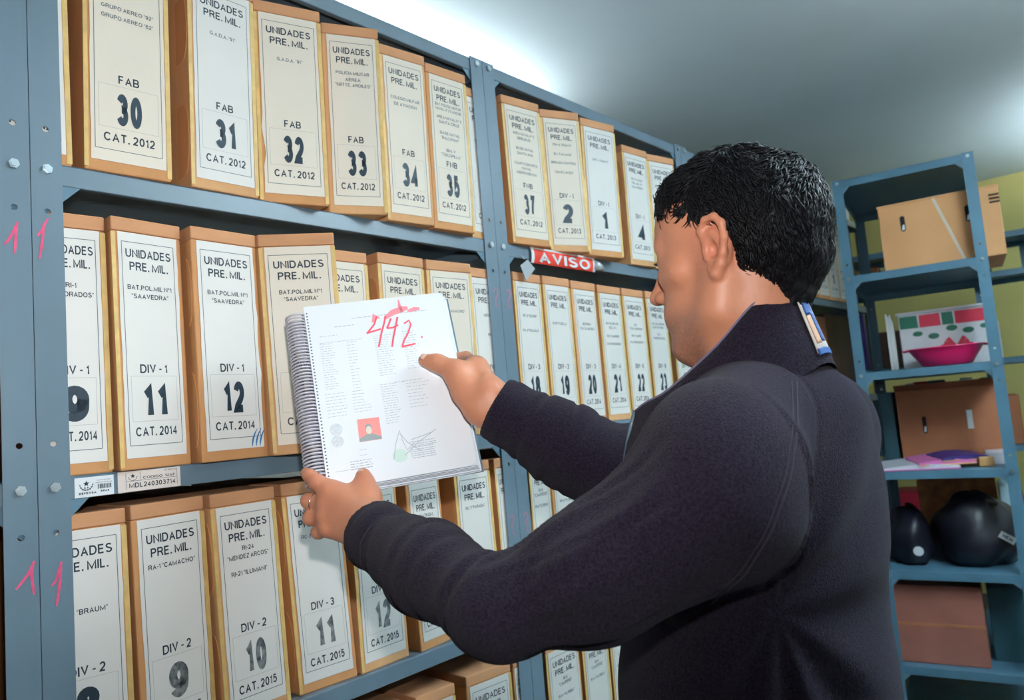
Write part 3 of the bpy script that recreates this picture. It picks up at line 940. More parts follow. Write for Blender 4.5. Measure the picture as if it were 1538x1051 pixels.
# big carton on the upper shelf, sticking out past the right post
t = tbox('cardboard_carton', 'large tan cardboard carton with hand holes on the upper shelf of the right unit', 'carton', RP(.350, .235, 1.850), (.405, .36, .262), ru, M['carton'])
handle_slot(t, -.120, .180, -.18); handle_slot(t, .098, .175, -.18)
mb = MB(); mb.ribbon([(-.010, -.181, .262), (.040, -.181, .10), (.070, -.181, 0)], .010); mb.build('packing_tape', M['clear_tape'], t)
mb = MB(); mb.box((-.2045, -.182, .256), (.2045, .182, .265)); mb.build('lid_flap', M['carton'], t, bevel=.002)
mb = MB()
for k in range(3):
    mb.box((.170, -.1822, .225-.014*k), (.203, -.180, .231-.014*k))
mb.build('printed_bars', M['black'], t)

# patterned sheet and pink tub on the third shelf
t = thing('gift_box', 'white box with red and green Christmas print behind the pink tub', 'box', RP(.325, .31, 1.462), ru)
mb = MB(); mb.box((-.165, -.10, 0), (.165, .10, .225)); mb.build('body', M['pvc_white'], t, bevel=.004)
mb = MB(); Y = -.1012
for (a, b, mi) in ((-.16, -.095, 1), (-.09, -.015, 0), (-.01, .03, 1), (.035, .155, 0)):
    mb.add([(a, Y, .165), (b, Y, .165), (b-.002, Y, .215), (a, Y, .215)], [(0, 1, 2, 3)], mi)
for (cx, cz, r, mi) in ((-.10, .140, .018, 1), (-.045, .125, .02, 1), (.02, .15, .02, 1), (.075, .135, .02, 1), (.13, .145, .016, 1)):
    mb.add([(cx+r*math.cos(q*math.pi/5), Y, cz+.6*r*math.sin(q*math.pi/5)) for q in range(10)], [tuple(range(10))], mi)
for sx in (-1, 1):
    for q in range(3):
        mb.ribbon([(.03, Y-.0003, .075), (.03+sx*(.030+.012*q), Y-.0003, .11-.016*q)], [.006, .018], mi=0)
mb.build('printed_pattern', [M['pat_red'], M['pat_green']], t)
mb = MB(); mb.box((-.172, -.106, .222), (.172, .106, .232)); mb.build('lid', M['pvc_white'], t, bevel=.003)

t = thing('plastic_tub', 'shallow magenta pink plastic tub on the shelf of the right unit', 'tub', RP(.315, .095, 1.4625), ru)
mb = MB(); mb.lathe([(0, 0), (.085, 0), (.10, .004), (.135, .05), (.150, .070), (.158, .072), (.158, .077), (.147, .077), (.131, .052), (.096, .009), (0, .007)], 40)
mb.xf(lambda p: np.array([p[0]*.84, p[1]*.50, p[2]*.95])).build('basin', M['pink'], t, smooth=True)
mb = MB()
for sx in (-1, 1):
    mb = MB(); mb.tube([(sx*.124, -.02, .069), (sx*.143, -.012, .067), (sx*.143, .012, .067), (sx*.124, .02, .069)], .004, 8)
    mb.build('handle', M['pink'], t, smooth=True)
t = thing('paper_stack', 'upright white papers at the left of the Christmas box', 'papers', RP(.125, .30, 1.462), ru+.05)
for k, (dx, hh) in enumerate(((0, .235), (.007, .225), (.014, .232), (.021, .21))):
    mb = MB(); mb.box((-.015+dx, -.10+.006*k, 0), (-.0095+dx, .10, hh)); mb.build('folder', M['sticker'] if k % 2 == 0 else M['paper'], t)

# brown carton + magazines on the fourth shelf
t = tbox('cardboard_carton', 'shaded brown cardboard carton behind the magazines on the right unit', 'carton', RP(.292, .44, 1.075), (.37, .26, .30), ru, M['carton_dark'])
handle_slot(t, -.09, .155, -.13, .016, .07); 
mb = MB(); mb.box((.062, -.1318, .13), (.082, -.130, .205)); mb.build('paper_label', M['sticker'], t)
mb = MB(); mb.add([(-.185, -.13, .30), (.185, -.13, .30), (.185, -.19, .325), (-.185, -.19, .325)], [(0, 1, 2, 3), (3, 2, 1, 0)]); 
mb.xf(lambda p: p).build('open_flap', M['carton_dark'], t)
mags = [('magazine', 'open white magazine with pink edge lying at the front of the right unit shelf', (.17, .12), .26, .19, .16, .010, 'magwhite', .05),
        ('magazine', 'magenta magazine fanned on the right unit shelf', (.245, .13), .20, .16, .35, .012, 'magpink', .0),
        ('magazine', 'indigo magazine with tan edge at the right of the fanned magazines', (.305, .14), .17, .13, .45, .010, 'magblue', .0)]
for k, (nm, lb, (u, v), w_, d_, rot, th, mm, _) in enumerate(mags):
    t = thing(nm, lb, 'magazine', RP(u, v, 1.0745+.013*k), ru+rot)
    mb = MB(); n = 10
    for i in range(n):      # arched pages
        xa, xb = -w_/2+w_*i/n, -w_/2+w_*(i+1)/n
        za, zb_ = .010*math.sin(math.pi*i/n), .010*math.sin(math.pi*(i+1)/n)
        mb.add([(xa, -d_/2, 0), (xb, -d_/2, 0), (xb, d_/2, 0), (xa, d_/2, 0), (xa, -d_/2, th+za), (xb, -d_/2, th+zb_), (xb, d_/2, th+zb_+.012), (xa, d_/2, th+za+.012)],
               [(0, 3, 2, 1), (4, 5, 6, 7), (0, 1, 5, 4), (1, 2, 6, 5), (2, 3, 7, 6), (3, 0, 4, 7)])
    mb.build('pages', M[mm], t)
    mb = MB(); mb.box((-w_/2, -d_/2-.002, 0), (w_/2, -d_/2, th*.4)); mb.build('cover_edge', M['magpink' if k == 0 else 'magtan'], t)
t = tbox('small_box', 'small tan box beside the fanned magazines', 'box', RP(.39, .13, 1.0745), (.05, .09, .035), ru+.2, M['magtan'])
t = tbox('paper_pack', 'white pack of paper beside the right post', 'papers', RP(.435, .22, 1.0745), (.075, .16, .045), ru, M['magwhite'])
for k, (u, w_, h_, mm, nm, lb) in enumerate(((.07, .05, .30, 'teal', 'file_folder', 'dark folder standing left of the shaded brown carton'),)):
    t = tbox(nm, lb, 'folder', RP(u, .40, 1.075), (w_, .2, h_), ru, M[mm])
# clutter lying on the brown carton
cl = [(.16, .03, .05, .03, 'pvc_white', 'white crumpled cup'), (.20, .06, .03, .035, 'pat_red', 'dark red pouch'), (.26, .07, .04, .035, 'teal', 'teal cloth bundle'), (.32, .04, .05, .02, 'magblue', 'indigo tin'), (.37, .04, .04, .035, 'sticker', 'pale packet'), (.43, .03, .04, .03, 'wood', 'brown wooden block')]
for (u, w_, d_, h_, mm, nm) in cl:
    t = tbox(nm.split()[-1], nm+' lying on the shaded brown carton of the right unit', nm.split()[-1], RP(u, .42, 1.3755), (w_, d_, h_), ru+random.uniform(-.4, .4), M[mm], bevel=.008)


# bags on the fifth shelf
def blob_mesh(name, rad, m, parent, seed, n=22, flat=0):
    mb = MB(); r = np.random.default_rng(seed); ph = r.uniform(0, 6, 6)
    P = []
    for i in range(n+1):
        th = math.pi*i/n
        for k in range(2*n):
            f = 2*math.pi*k/(2*n)
            rr = 1+.05*math.sin(3*f+ph[0])+.05*math.sin(5*th+ph[1]+2*f)+.03*math.sin(7*f+ph[2]*th)
            z = math.cos(th)
            P.append((rad[0]*rr*math.sin(th)*math.cos(f), rad[1]*rr*math.sin(th)*math.sin(f), max(0, rad[2]*(z*rr+.72))))
    fs = []
    for i in range(n):
        for k in range(2*n):
            a, b = i*2*n+k, i*2*n+(k+1) % (2*n)
            fs.append((a, a+2*n, b+2*n, b))
    mb.add(P, fs)
    return mb.build(name, m, parent, smooth=True)


t = thing('duffel_bag', 'large black bag with a white lettered tag on the lower shelf of the right unit', 'bag', RP(.335, .22, .698), ru)
blob_mesh('bag_body', (.150, .15, .150), M['bag'], t, 3)
mb = MB(); mb.tube([(-.09, -.05, .19), (-.06, -.05, .235), (.02, -.05, .25), (.08, -.05, .225)], .008, 8); mb.build('carry_strap', M['bag'], t, smooth=True)
tg = MB(); tg.box((-.028, -.001, -.013), (.028, .001, .013)); o = tg.build('name_tag', M['sticker'], t); o.location = (.095, -.137, .115); o.rotation_euler = (0, math.radians(34), math.radians(14))
d = MB(); put_text(d, *text2d('HEM', 0, 0, .012, width=.036, bold=1), -.0013); d.build('printed_text', M['ink_grey'], o)
t = thing('backpack', 'small black backpack with a white badge, beside the jacket on the right unit', 'bag', RP(.10, .20, .698), ru)
blob_mesh('bag_body', (.09, .12, .125), M['bag'], t, 5)
mb = MB(); mb.lathe([(0, -.002), (.018, -.002), (.018, .002), (0, .002)], 18); o = mb.build('badge', M['sticker'], t); o.location = (.035, -.118, .06); o.rotation_euler = (math.radians(90), 0, 0)
t = tbox('board_panel', 'chipboard panel standing behind the bags on the right unit', 'board', RP(.275, .62, .6985), (.30, .012, .30), ru, M['osb'], bevel=.001)
t = tbox('paper_pack', 'grey wrapped pack behind the bags at the right post', 'papers', RP(.455, .48, .6985), (.05, .2, .27), ru, M['paleblue'])
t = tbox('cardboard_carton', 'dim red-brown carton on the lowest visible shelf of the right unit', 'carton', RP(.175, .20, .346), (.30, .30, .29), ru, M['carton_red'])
mb = MB(); mb.box((-.15, -.1515, .140), (.15, -.150, .150)); mb.build('lid_seam', M['carton_dark'], t)
t = tbox('paper_pack', 'dim upright pack right of the red-brown carton', 'papers', RP(.40, .25, .346), (.12, .2, .27), ru, M['teal'])

# far-end furniture behind the right unit and on top of the box row
t = tbox('wooden_cabinet', 'dark wooden cabinet block at the far end of the box row on the upper shelf', 'cabinet', (3.46, .20, 1.809), (.21, .34, .40), 0, M['wood'])
t = tbox('wooden_cabinet', 'dark wooden crate on the middle row at the far end', 'cabinet', (3.30, .20, 1.371), (.50, .34, .38), 0, M['wood'])
t = tbox('cardboard_carton', 'orange-brown carton on the middle row behind the collar', 'carton', (2.98, .19, 1.371), (.12, .34, .36), 0, M['carton_dark'])
for k, (x, w_, h_, mm, lb) in enumerate(((3.22, .10, .045, 'teal', 'dark teal device on top of the far end of the box row'), (3.36, .15, .13, 'paleblue', 'pale blue machine on top of the far end of the box row'), (3.56, .18, .15, 'pvc_white', 'white bundle on top of the far end of the box row'))):
    tbox(['device', 'printer', 'bundle'][k], lb, ['device', 'machine', 'bundle'][k], (x, .13, ZT+.002), (w_, .2, h_), .1*k, M[mm], bevel=.012)
# second teal unit standing farther back
u2 = unit('dim steel shelving unit standing behind the right unit near the yellow wall', (4.02, .33, 0), RU_YAW, 1.0, .40, [.12, .6, 1.05, 1.5, 1.95], 2.15, M['steel_far'], front_bolts=False)
def RQ(u, v, z):
    c, s_ = math.cos(RU_YAW), math.sin(RU_YAW)
    return (4.02+u*c-v*s_, .33+u*s_+v*c, z)
k = 0
for z, hmax in ((1.05, .34), (1.5, .34), (1.95, .15), (.6, .34)):
    u = .06
    while u < .90:
        w_ = random.uniform(.07, .16); h_ = random.uniform(.5, 1)*hmax
        if u+w_ > .95: break
        mm, cn = random.choice([('teal', 'teal'), ('wood', 'dark'), ('pat_red', 'dark red'), ('carton_dark', 'brown'), ('magblue', 'indigo'), ('pvc_white', 'white'), ('magtan', 'tan'), ('wood', 'dark wooden')])
        ordn = ['first', 'second', 'third', 'fourth', 'fifth', 'sixth', 'seventh', 'eighth', 'ninth', 'tenth'][int(u/.1)]
        tbox('storage_box', '%s box on the %s shelf of the rear unit, %s from its left' % (cn, {1.05: 'third', 1.5: 'fourth', 1.95: 'top', .6: 'second'}[z], ordn), 'box', RQ(u+w_/2, .18, z+.001), (w_, .25, h_), RU_YAW, M[mm], bevel=.006)
        u += w_+random.uniform(.01, .05)
# ------------------------------------------------------------------ the man: implicit surfaces meshed with surface nets
class Field:
    def __init__(s, lo, hi, h):
        s.lo = np.array(lo, float); s.h = h
        s.n = np.ceil((np.array(hi)-s.lo)/h).astype(int)+1
        s.d = np.full(s.n, .05, np.float32)

    def sub(s, bmin, bmax):
        i0 = np.clip(np.floor((np.array(bmin)-s.lo)/s.h).astype(int), 0, s.n-1)
        i1 = np.clip(np.ceil((np.array(bmax)-s.lo)/s.h).astype(int)+1, 1, s.n)
        ax = [s.lo[k]+s.h*np.arange(i0[k], i1[k], dtype=np.float32) for k in range(3)]
        X = np.stack(np.meshgrid(*ax, indexing='ij'), -1).astype(np.float32)
        return tuple(slice(i0[k], i1[k]) for k in range(3)), X

    def op(s, fn, bmin, bmax, k, mode):
        sl, X = s.sub(bmin, bmax)
        if X.size == 0:
            return
        e = fn(X); d = s.d[sl]
        if mode == 'add':
            h = np.maximum(k-np.abs(d-e), 0)/k
            s.d[sl] = np.minimum(d, e)-h*h*k*.25
        else:
            e = -e
            h = np.maximum(k-np.abs(d-e), 0)/k
            s.d[sl] = np.maximum(d, e)+h*h*k*.25

    def cone(s, a, b, r1, r2, k=.01, mode='add'):
        a = np.array(a, float); b = np.array(b, float); ab = b-a; L = ab@ab+1e-12
        def f(X):
            t = np.clip(((X-a)@ab)/L, 0, 1)
            return np.linalg.norm(X-a-t[..., None]*ab, axis=-1)-(r1+(r2-r1)*t)
        m = max(r1, r2)+k+.012
        s.op(f, np.minimum(a, b)-m, np.maximum(a, b)+m, k, mode)

    def chain(s, pts, rs, k=.01, mode='add'):
        for i in range(len(pts)-1):
            s.cone(pts[i], pts[i+1], rs[i], rs[i+1], k, mode)

    def ell(s, c, r, B=None, k=.01, mode='add'):
        """ellipsoid, B rows = local axes"""
        c = np.array(c, float); r = np.array(r, float); B = np.eye(3) if B is None else np.array(B)
        def f(X):
            p = (X-c)@B.T
            k0 = np.linalg.norm(p/r, axis=-1); k1 = np.linalg.norm(p/(r*r), axis=-1)+1e-9
            return k0*(k0-1)/k1
        m = r.max()+k+.012
        s.op(f, c-m, c+m, k, mode)

    def mesh(s):
        d = s.d; S = d < 0
        c = np.zeros(tuple(np.array(d.shape)-1), np.uint8)
        for i in (0, 1):
            for j in (0, 1):
                for k in (0, 1):
                    c += S[i:d.shape[0]-1+i, j:d.shape[1]-1+j, k:d.shape[2]-1+k]
        act = np.argwhere((c > 0) & (c < 8))
        idx = np.full(c.shape, -1, np.int32); idx[tuple(act.T)] = np.arange(len(act))
        P = np.zeros((len(act), 3)); cnt = np.zeros(len(act))
        corners = [(i, j, k) for i in (0, 1) for j in (0, 1) for k in (0, 1)]
        val = {q: d[tuple((act+np.array(q)).T)] for q in corners}
        for q in corners:
            for ax in range(3):
                if q[ax] == 0:
                    q2 = list(q); q2[ax] = 1; q2 = tuple(q2)
                    a, b = val[q], val[q2]; m = (a < 0) != (b < 0)
                    t = a/(a-b+1e-12*(a == b))
                    p = np.zeros((len(act), 3)); p[:] = q; p[:, ax] = t
                    P[m] += p[m]; cnt[m] += 1
        P = (act+P/cnt[:, None])*s.h+s.lo
        F = []
        for ax in range(3):
            sl0 = [slice(None)]*3; sl1 = [slice(None)]*3
            sl0[ax] = slice(0, -1); sl1[ax] = slice(1, None)
            cr = np.argwhere(S[tuple(sl0)] != S[tuple(sl1)])
            o1, o2 = (ax+1) % 3, (ax+2) % 3
            ok = (cr[:, o1] > 0) & (cr[:, o2] > 0) & (cr[:, o1] < d.shape[o1]-1) & (cr[:, o2] < d.shape[o2]-1)
            cr = cr[ok]
            e1 = np.zeros(3, int); e1[o1] = 1; e2 = np.zeros(3, int); e2[o2] = 1
            q = [idx[tuple((cr-e1-e2).T)], idx[tuple((cr-e2).T)], idx[tuple(cr.T)], idx[tuple((cr-e1).T)]]
            Q = np.stack(q, 1)
            inside = S[tuple(cr.T)]
            Q[~inside] = Q[~inside][:, ::-1]
            F.append(Q)
        return P, np.concatenate(F)


def np_mesh(name, P, F, mats, parent=None, attrs=None, smooth=True, label=None):
    me = bpy.data.meshes.new(name)
    me.vertices.add(len(P)); me.vertices.foreach_set('co', np.asarray(P, np.float32).ravel())
    me.loops.add(F.size); me.loops.foreach_set('vertex_index', F.astype(np.int32).ravel())
    me.polygons.add(len(F)); me.polygons.foreach_set('loop_start', np.arange(0, F.size, F.shape[1], dtype=np.int32))
    me.polygons.foreach_set('use_smooth', np.ones(len(F), bool) if smooth else np.zeros(len(F), bool))
    for m in (mats if isinstance(mats, list) else [mats]):
        me.materials.append(m)
    for k, v in (attrs or {}).items():
        a = me.attributes.new(k, 'FLOAT', 'POINT'); a.data.foreach_set('value', np.asarray(v, np.float32))
    me.update(calc_edges=True); me.validate()
    o = bpy.data.objects.new(name, me); COL.objects.link(o)
    if parent is not None:
        o.parent = parent
    if label:
        o['label'] = label
    return o


def smoothstep(a, b, x):
    t = np.clip((x-a)/(b-a), 0, 1); return t*t*(3-2*t)


def wnoise(P, sc, seed=0):
    """cheap band-limited noise in [-1,1]"""
    r = np.random.default_rng(seed); out = 0; q = P*sc
    for i in range(6):
        k = r.normal(size=3); k /= np.linalg.norm(k); ph = r.uniform(0, 6.28)
        out = out+np.sin(q@k*(1+.35*i)+ph+1.3*np.sin(q@r.normal(size=3)*.5+ph))
    return out/6


M['skin'] = mat('skin', (204, 136, 104), .46, var=.05, vscale=30, bump=.12, bscale=220, sss=.12, spec=.45,
                attr=(('stubble', (112, 84, 74)), ('lips', (164, 92, 84)), ('flush', (204, 112, 90))))
M['hair'] = mat('black_hair', (15, 15, 19), .50, spec=.25)
M['fleece'] = mat('black_fleece', (38, 32, 45), .95, var=.42, vscale=380, bump=1.0, bscale=600, sheen=.07, spec=.06)
M['fleece_in'] = mat('collar_lining', (26, 48, 62), .8, sheen=.3)
M['piping'] = mat('lilac_piping', (112, 104, 130), .7)
M['nail'] = mat('finger_nail', (232, 190, 172), .28, coat=.3)
M['eye'] = mat('eye_white', (225, 220, 215), .15)
M['iris'] = mat('iris_brown', (40, 24, 16), .15)
M['denim'] = mat('dark_trousers', (28, 30, 42), .85, var=.1, vscale=200)
M['shoe'] = mat('black_shoe', (20, 19, 20), .4)
M['ring'] = mat('silver_ring', (210, 205, 200), .2, 1.0)

EAR = np.array([.444, -.746, 1.571])
Fv = np.array([-.075, .99, -.07]); Fv /= np.linalg.norm(Fv)
Uv = np.array([-.01, .07, 1.0]); Uv -= Fv*(Uv@Fv); Uv /= np.linalg.norm(Uv)
Lv = np.cross(Uv, Fv)
HO = EAR-Lv*.073
HB = np.array([Fv, Lv, Uv])


def HP(f, l, u):
    return HO+Fv*f+Lv*l+Uv*u


body = Field((.09, -.94, 1.02), (.80, -.16, 1.76), .0025)
# skull and face
body.ell(HP(-.012, 0, .048), (.098, .076, .084), HB, .02)
body.ell(HP(.026, 0, .035), (.063, .064, .070), HB, .03)
body.ell(HP(.035, 0, -.030), (.056, .057, .068), HB, .03)
body.ell(HP(.066, 0, -.058), (.028, .034, .034), HB, .03)
for s_ in (-1, 1):
    body.cone(HP(.004, s_*.060, -.028), HP(.012, s_*.054, -.064), .013, .013, .03)
    body.cone(HP(.012, s_*.053, -.064), HP(.074, s_*.016, -.098), .013, .014, .03)
    body.cone(HP(.074, s_*.036, -.004), HP(.052, s_*.056, -.008), .012, .011, .02)      # cheek bone
    body.cone(HP(.081, s_*.010, .034), HP(.073, s_*.042, .030), .010, .008, .016)       # brow
body.ell(HP(.078, 0, -.098), (.016, .018, .015), HB, .02)
for s_ in (-1, 1):
    body.ell(HP(.094, s_*.031, .010), (.013, .017, .012), HB, .012, 'sub')
    body.ell(HP(.077, s_*.031, .011), (.0125, .0135, .0125), HB, .006)                    # lids over the eyeball
    body.ell(HP(.0875, s_*.031, .0095), (.005, .010, .0022), HB, .002, 'sub')             # lid gap
# nose
body.cone(HP(.090, 0, .018), HP(.108, 0, -.018), .0075, .009, .012)
body.ell(HP(.111, 0, -.024), (.0115, .0105, .0095), HB, .008)
for s_ in (-1, 1):
    body.ell(HP(.099, s_*.0125, -.027), (.010, .0065, .008), HB, .006)
    body.ell(HP(.104, s_*.0065, -.0345), (.0055, .003, .0035), HB, .002, 'sub')
# mouth
body.ell(HP(.084, 0, -.056), (.016, .028, .020), HB, .012)
for l0, l1 in ((-.022, 0), (0, .022)):
    a_, b_ = (HP(.085, l0, -.0565), HP(.0985, l1, -.0515)) if l0 < 0 else (HP(.0985, l0, -.0515), HP(.085, l1, -.0565))
    body.cone(a_, b_, .0035, .0050 if l0 < 0 else .0035, .004)
    a_, b_ = (HP(.085, l0, -.0590), HP(.0960, l1, -.0655)) if l0 < 0 else (HP(.0960, l0, -.0655), HP(.085, l1, -.0590))
    body.cone(a_, b_, .0035, .0055 if l0 < 0 else .0035, .004)
body.cone(HP(.0955, -.018, -.0590), HP(.104, 0, -.0580), .0012, .0014, .002, 'sub')
body.cone(HP(.104, 0, -.0580), HP(.0955, .018, -.0590), .0014, .0012, .002, 'sub')
# neck
NB = np.array([.530, -.752, 1.375])
body.cone(HP(-.022, 0, -.030), NB+np.array([0, .012, .02]), .055, .060, .03)
body.cone(HP(-.026, 0, .0), NB+np.array([.0, .000, .03]), .040, .046, .03)
body.cone(HP(.000, .050, -.035), NB+np.array([-.02, .060, .0]), .012, .012, .02)   # neck muscle
# ears
for s_ in (1, -1):
    def E(f, l, u):
        return HP(f, s_*(.070+l), u)
    out = [(.006, .004, .012), (.008, .008, .026), (-.002, .013, .036), (-.014, .016, .036), (-.022, .018, .026), (-.022, .017, .010), (-.016, .013, -.006), (-.009, .009, -.018)]
    body.chain([E(*q) for q in out], [.0038, .0040, .0042, .0044, .0044, .0044, .0042, .0046], .004)
    body.chain([E(-.009, .009, -.018), E(-.001, .006, -.027), E(.003, .004, -.020)], [.0054, .0062, .0046], .005)      # lobe
    body.chain([E(.004, .006, .020), E(-.006, .009, .022), E(-.013, .010, .012), E(-.011, .008, -.002), E(-.003, .006, -.010)], [.003, .0036, .0036, .0034, .003], .004)
    body.ell(E(-.008, .002, .006), (.016, .007, .028), HB, .008)
    body.cone(E(.008, .003, .004), E(.007, .004, -.006), .004, .004, .004)              # tragus
    body.ell(E(-.003, .009, .001), (.0062, .007, .0085), HB, .004, 'sub')
    body.ell(E(-.006, .014, .028), (.008, .004, .004), HB, .003, 'sub')
# trunk, shoulders and arms under the jacket
LS, RS = at(1075, 752, .735), np.array([.712, -.735, 1.352])
LE, LW = at(748, 914, .745), at(553, 797, .965)
RE, RW = np.array([.560, -.520, 1.300]), at(735, 606, 1.085)
body.ell((.545, -.700, 1.22), (.135, .095, .22), None, .03)
body.cone(LS+np.array([.03, 0, 0]), RS-np.array([.03, 0, 0]), .05, .05, .04)
for a_, b_, c_ in ((LS, LE, LW), (RS, RE, RW)):
    body.cone(a_, b_, .048, .040, .03); body.cone(b_, c_, .040, .0265, .02)
# left hand (back of the hand to the camera, thumb on the page, fingers round the binding)
W1 = at(549, 780, .972); W2 = at(549, 806, .972)
body.cone(LE+(W1-LE)*.75, W1, .030, .022, .01); body.cone(LE+(W2-LE)*.75, W2, .030, .020, .015)
mc = [at(498, 740, 1.012), at(491, 757, 1.010), at(489, 775, 1.004), at(493, 793, .996)]
body.cone(W1, mc[0], .021, .0135, .012); body.cone((W1+W2)/2, mc[1], .020, .0132, .012)
body.cone((W1+W2)/2, mc[2], .020, .0128, .012); body.cone(W2, mc[3], .018, .0120, .012)
body.chain([mc[0], at(475, 722.5, 1.018), at(465, 714, 1.024), at(460, 710.5, 1.030)], [.0122, .0102, .0090, .0080], .004)
body.chain([mc[1], at(464, 752, 1.026), at(463, 752, 1.048), at(476, 744, 1.072)], [.0118, .0102, .0092, .0082], .004)
body.chain([mc[2], at(467, 777, 1.018), at(466, 774, 1.042), at(478, 764, 1.062)], [.0116, .0098, .0088, .0080], .004)
body.chain([mc[3], at(478, 800, 1.008), at(476, 799, 1.028), at(486, 789, 1.046)], [.0106, .0086, .0080, .0072], .004)
body.chain([at(560, 775, .985), at(552, 747, 1.008), at(548, 725, 1.022), at(545.5, 713, 1.028)], [.0185, .0140, .0112, .0096], .012)
for q_ in mc:
    body.ell(q_-FW*.0075, (.0085, .0085, .0085), None, .008)
for q_ in (at(475, 722.5, 1.018), at(464, 752, 1.026), at(467, 777, 1.018)):
    body.ell(q_-FW*.003, (.0095, .0095, .0095), None, .005)
body.cone(at(553, 747, 1.008), mc[0], .0115, .0110, .022)      # web of the thumb
# right hand (thumb on the page, fingers behind the book)
V1 = at(735, 592, 1.085); V2 = at(722, 618, 1.080)
body.cone(RE+(V1-RE)*.75, V1, .030, .022, .012); body.cone(RE+(V2-RE)*.75, V2, .030, .020, .015)
ci = [at(716, 552, 1.130), at(722, 563, 1.140), at(722, 578, 1.140), at(716, 594, 1.135)]
body.cone(V1, ci[0], .022, .0140, .015); body.cone(V1, ci[1], .022, .0130, .012)
body.cone((V1+V2)/2, ci[2], .020, .0125, .012); body.cone(V2, ci[3], .018, .0120, .012)
body.chain([ci[0], at(700, 537, 1.172), at(676, 538, 1.190), at(655, 545, 1.186)], [.0130, .0100, .0088, .0080], .004)
body.chain([ci[1], at(704, 549, 1.186), at(676, 553, 1.192), at(650, 563, 1.186)], [.0120, .0100, .0088, .0080], .004)
body.chain([ci[2], at(704, 571, 1.186), at(676, 577, 1.188), at(654, 584, 1.182)], [.0115, .0096, .0086, .0078], .004)
body.chain([ci[3], at(702, 592, 1.178), at(682, 600, 1.182), at(665, 605, 1.178)], [.0105, .0086, .0078, .0072], .004)
body.chain([at(712, 606, 1.082), at(700, 588, 1.092), at(683, 557, 1.102), at(657, 545, 1.108), at(638, 541, 1.114)], [.0190, .0195, .0142, .0112, .0098], .014)
body.cone(at(690, 565, 1.100), ci[0], .0125, .0120, .022)
P, F = body.mesh()
Q = (P-HO)@HB.T
stub = (Q[:, 0] < .14)*(np.abs(Q[:, 1]) < .09)*smoothstep(.02, .05, Q[:, 0])*smoothstep(-.045, -.07, Q[:, 2])*(Q[:, 2] > -.14)*.75
stub = np.maximum(stub, .8*smoothstep(.078, .088, Q[:, 0])*np.exp(-((Q[:, 2]+.043)/.006)**2)*(np.abs(Q[:, 1]) < .032))
stub = np.maximum(stub, .55*np.exp(-((Q[:, 0]-.018)/.012)**2-((Q[:, 2]+.008)/.030)**2)*(np.abs(Q[:, 1]) > .045))
stub = stub*(.65+.35*wnoise(P, 900, 4))
lips = np.exp(-((Q[:, 2]+.0585)/.0075)**4)*smoothstep(.080, .088, Q[:, 0])*smoothstep(.026, .018, np.abs(Q[:, 1]))*(Q[:, 0] < .12)
flush = np.clip(np.exp(-(((P-EAR-Lv*.012-Uv*.004)/.032)**2).sum(1)), 0, 1)*.35
for c_ in mc+[at(464, 752, 1.03), at(475, 722, 1.02), at(548, 725, 1.02)]:
    flush = np.maximum(flush, .55*np.exp(-(((P-c_)/.014)**2).sum(1)))
person = np_mesh('person', P, F, M['skin'], None, {'stubble': np.clip(stub, 0, 1), 'lips': lips, 'flush': flush})
tag(person, 'dark-haired man in black fleece jacket holding the open spiral-bound book with both hands', 'person')
del body

# eyes, brows, nails, ring
for s_ in (-1, 1):
    mb = MB(); prof = [(.0118*math.sin(math.pi*i/12), -.0118*math.cos(math.pi*i/12)) for i in range(13)]
    mb.lathe(prof, 18)
    c0 = HP(.0765, s_*.031, .0105)
    mb.xf(lambda p: c0+Fv*p[2]+Lv*p[0]+Uv*p[1]); mb.mi = [1 if i//18 >= 9 else 0 for i in range(len(mb.f))]
    mb.build('eye', [M['eye'], M['iris']], person, smooth=True)
    mb = MB(); r = random.Random(5+s_)
    for k in range(90):
        t_ = r.random(); l = .012+.036*t_; u = .036+.006*math.sin(t_*2.4)+r.uniform(-.0035, .0035); f = .0925-.014*t_**2*1.3-.002
        p0 = HP(f, s_*l, u); d_ = Lv*s_*.007+Uv*.002-Fv*.002*t_
        mb.tube([p0-d_*.5, p0, p0+d_*.5+Uv*-.001], [.0005, .0006, .0002], 3, cap=False)
    mb.build('eyebrow', M['hair'], person)
    mb = MB()
    for k in range(16):
        l = .020+.022*k/15; p0 = HP(.0875-.008*((k-6)/9)**2, s_*l, .0125)
        mb.tube([p0, p0+Fv*.004-Uv*.0005, p0+Fv*.0075+Uv*.002], [.00045, .0004, .0001], 3, cap=False)
    mb.build('eyelashes', M['hair'], person)


def nail(tip, base, up, w_, l_, r_):
    tip = np.array(tip); ax = tip-np.array(base); ax /= np.linalg.norm(ax)
    up = np.array(up)-ax*(np.array(up)@ax); up /= np.linalg.norm(up); sd = np.cross(ax, up)
    mb = MB(); n, m_ = 8, 6; vs = []
    for i in range(m_+1):
        v = i/m_; y = -l_*.55+l_*v
        ww = w_*(1 if v < .6 else math.sqrt(max(.05, 1-((v-.6)/.45)**2)))
        ww *= (1 if v > .15 else .8+.2*v/.15)
        for j in range(n+1):
            a_ = (j/n*2-1)*ww/r_
            vs.append(tip+ax*y+sd*r_*math.sin(a_)+up*(r_*math.cos(a_)+.0004-.0012*max(0, v-.5)))
    fs = [(i*(n+1)+j, i*(n+1)+j+1, (i+1)*(n+1)+j+1, (i+1)*(n+1)+j) for i in range(m_) for j in range(n)]
    mb.add(vs, fs)
    o = mb.build('thumb_nail', M['nail'], person, smooth=True)
    so = o.modifiers.new('solid', 'SOLIDIFY'); so.thickness = .0006; so.offset = 0


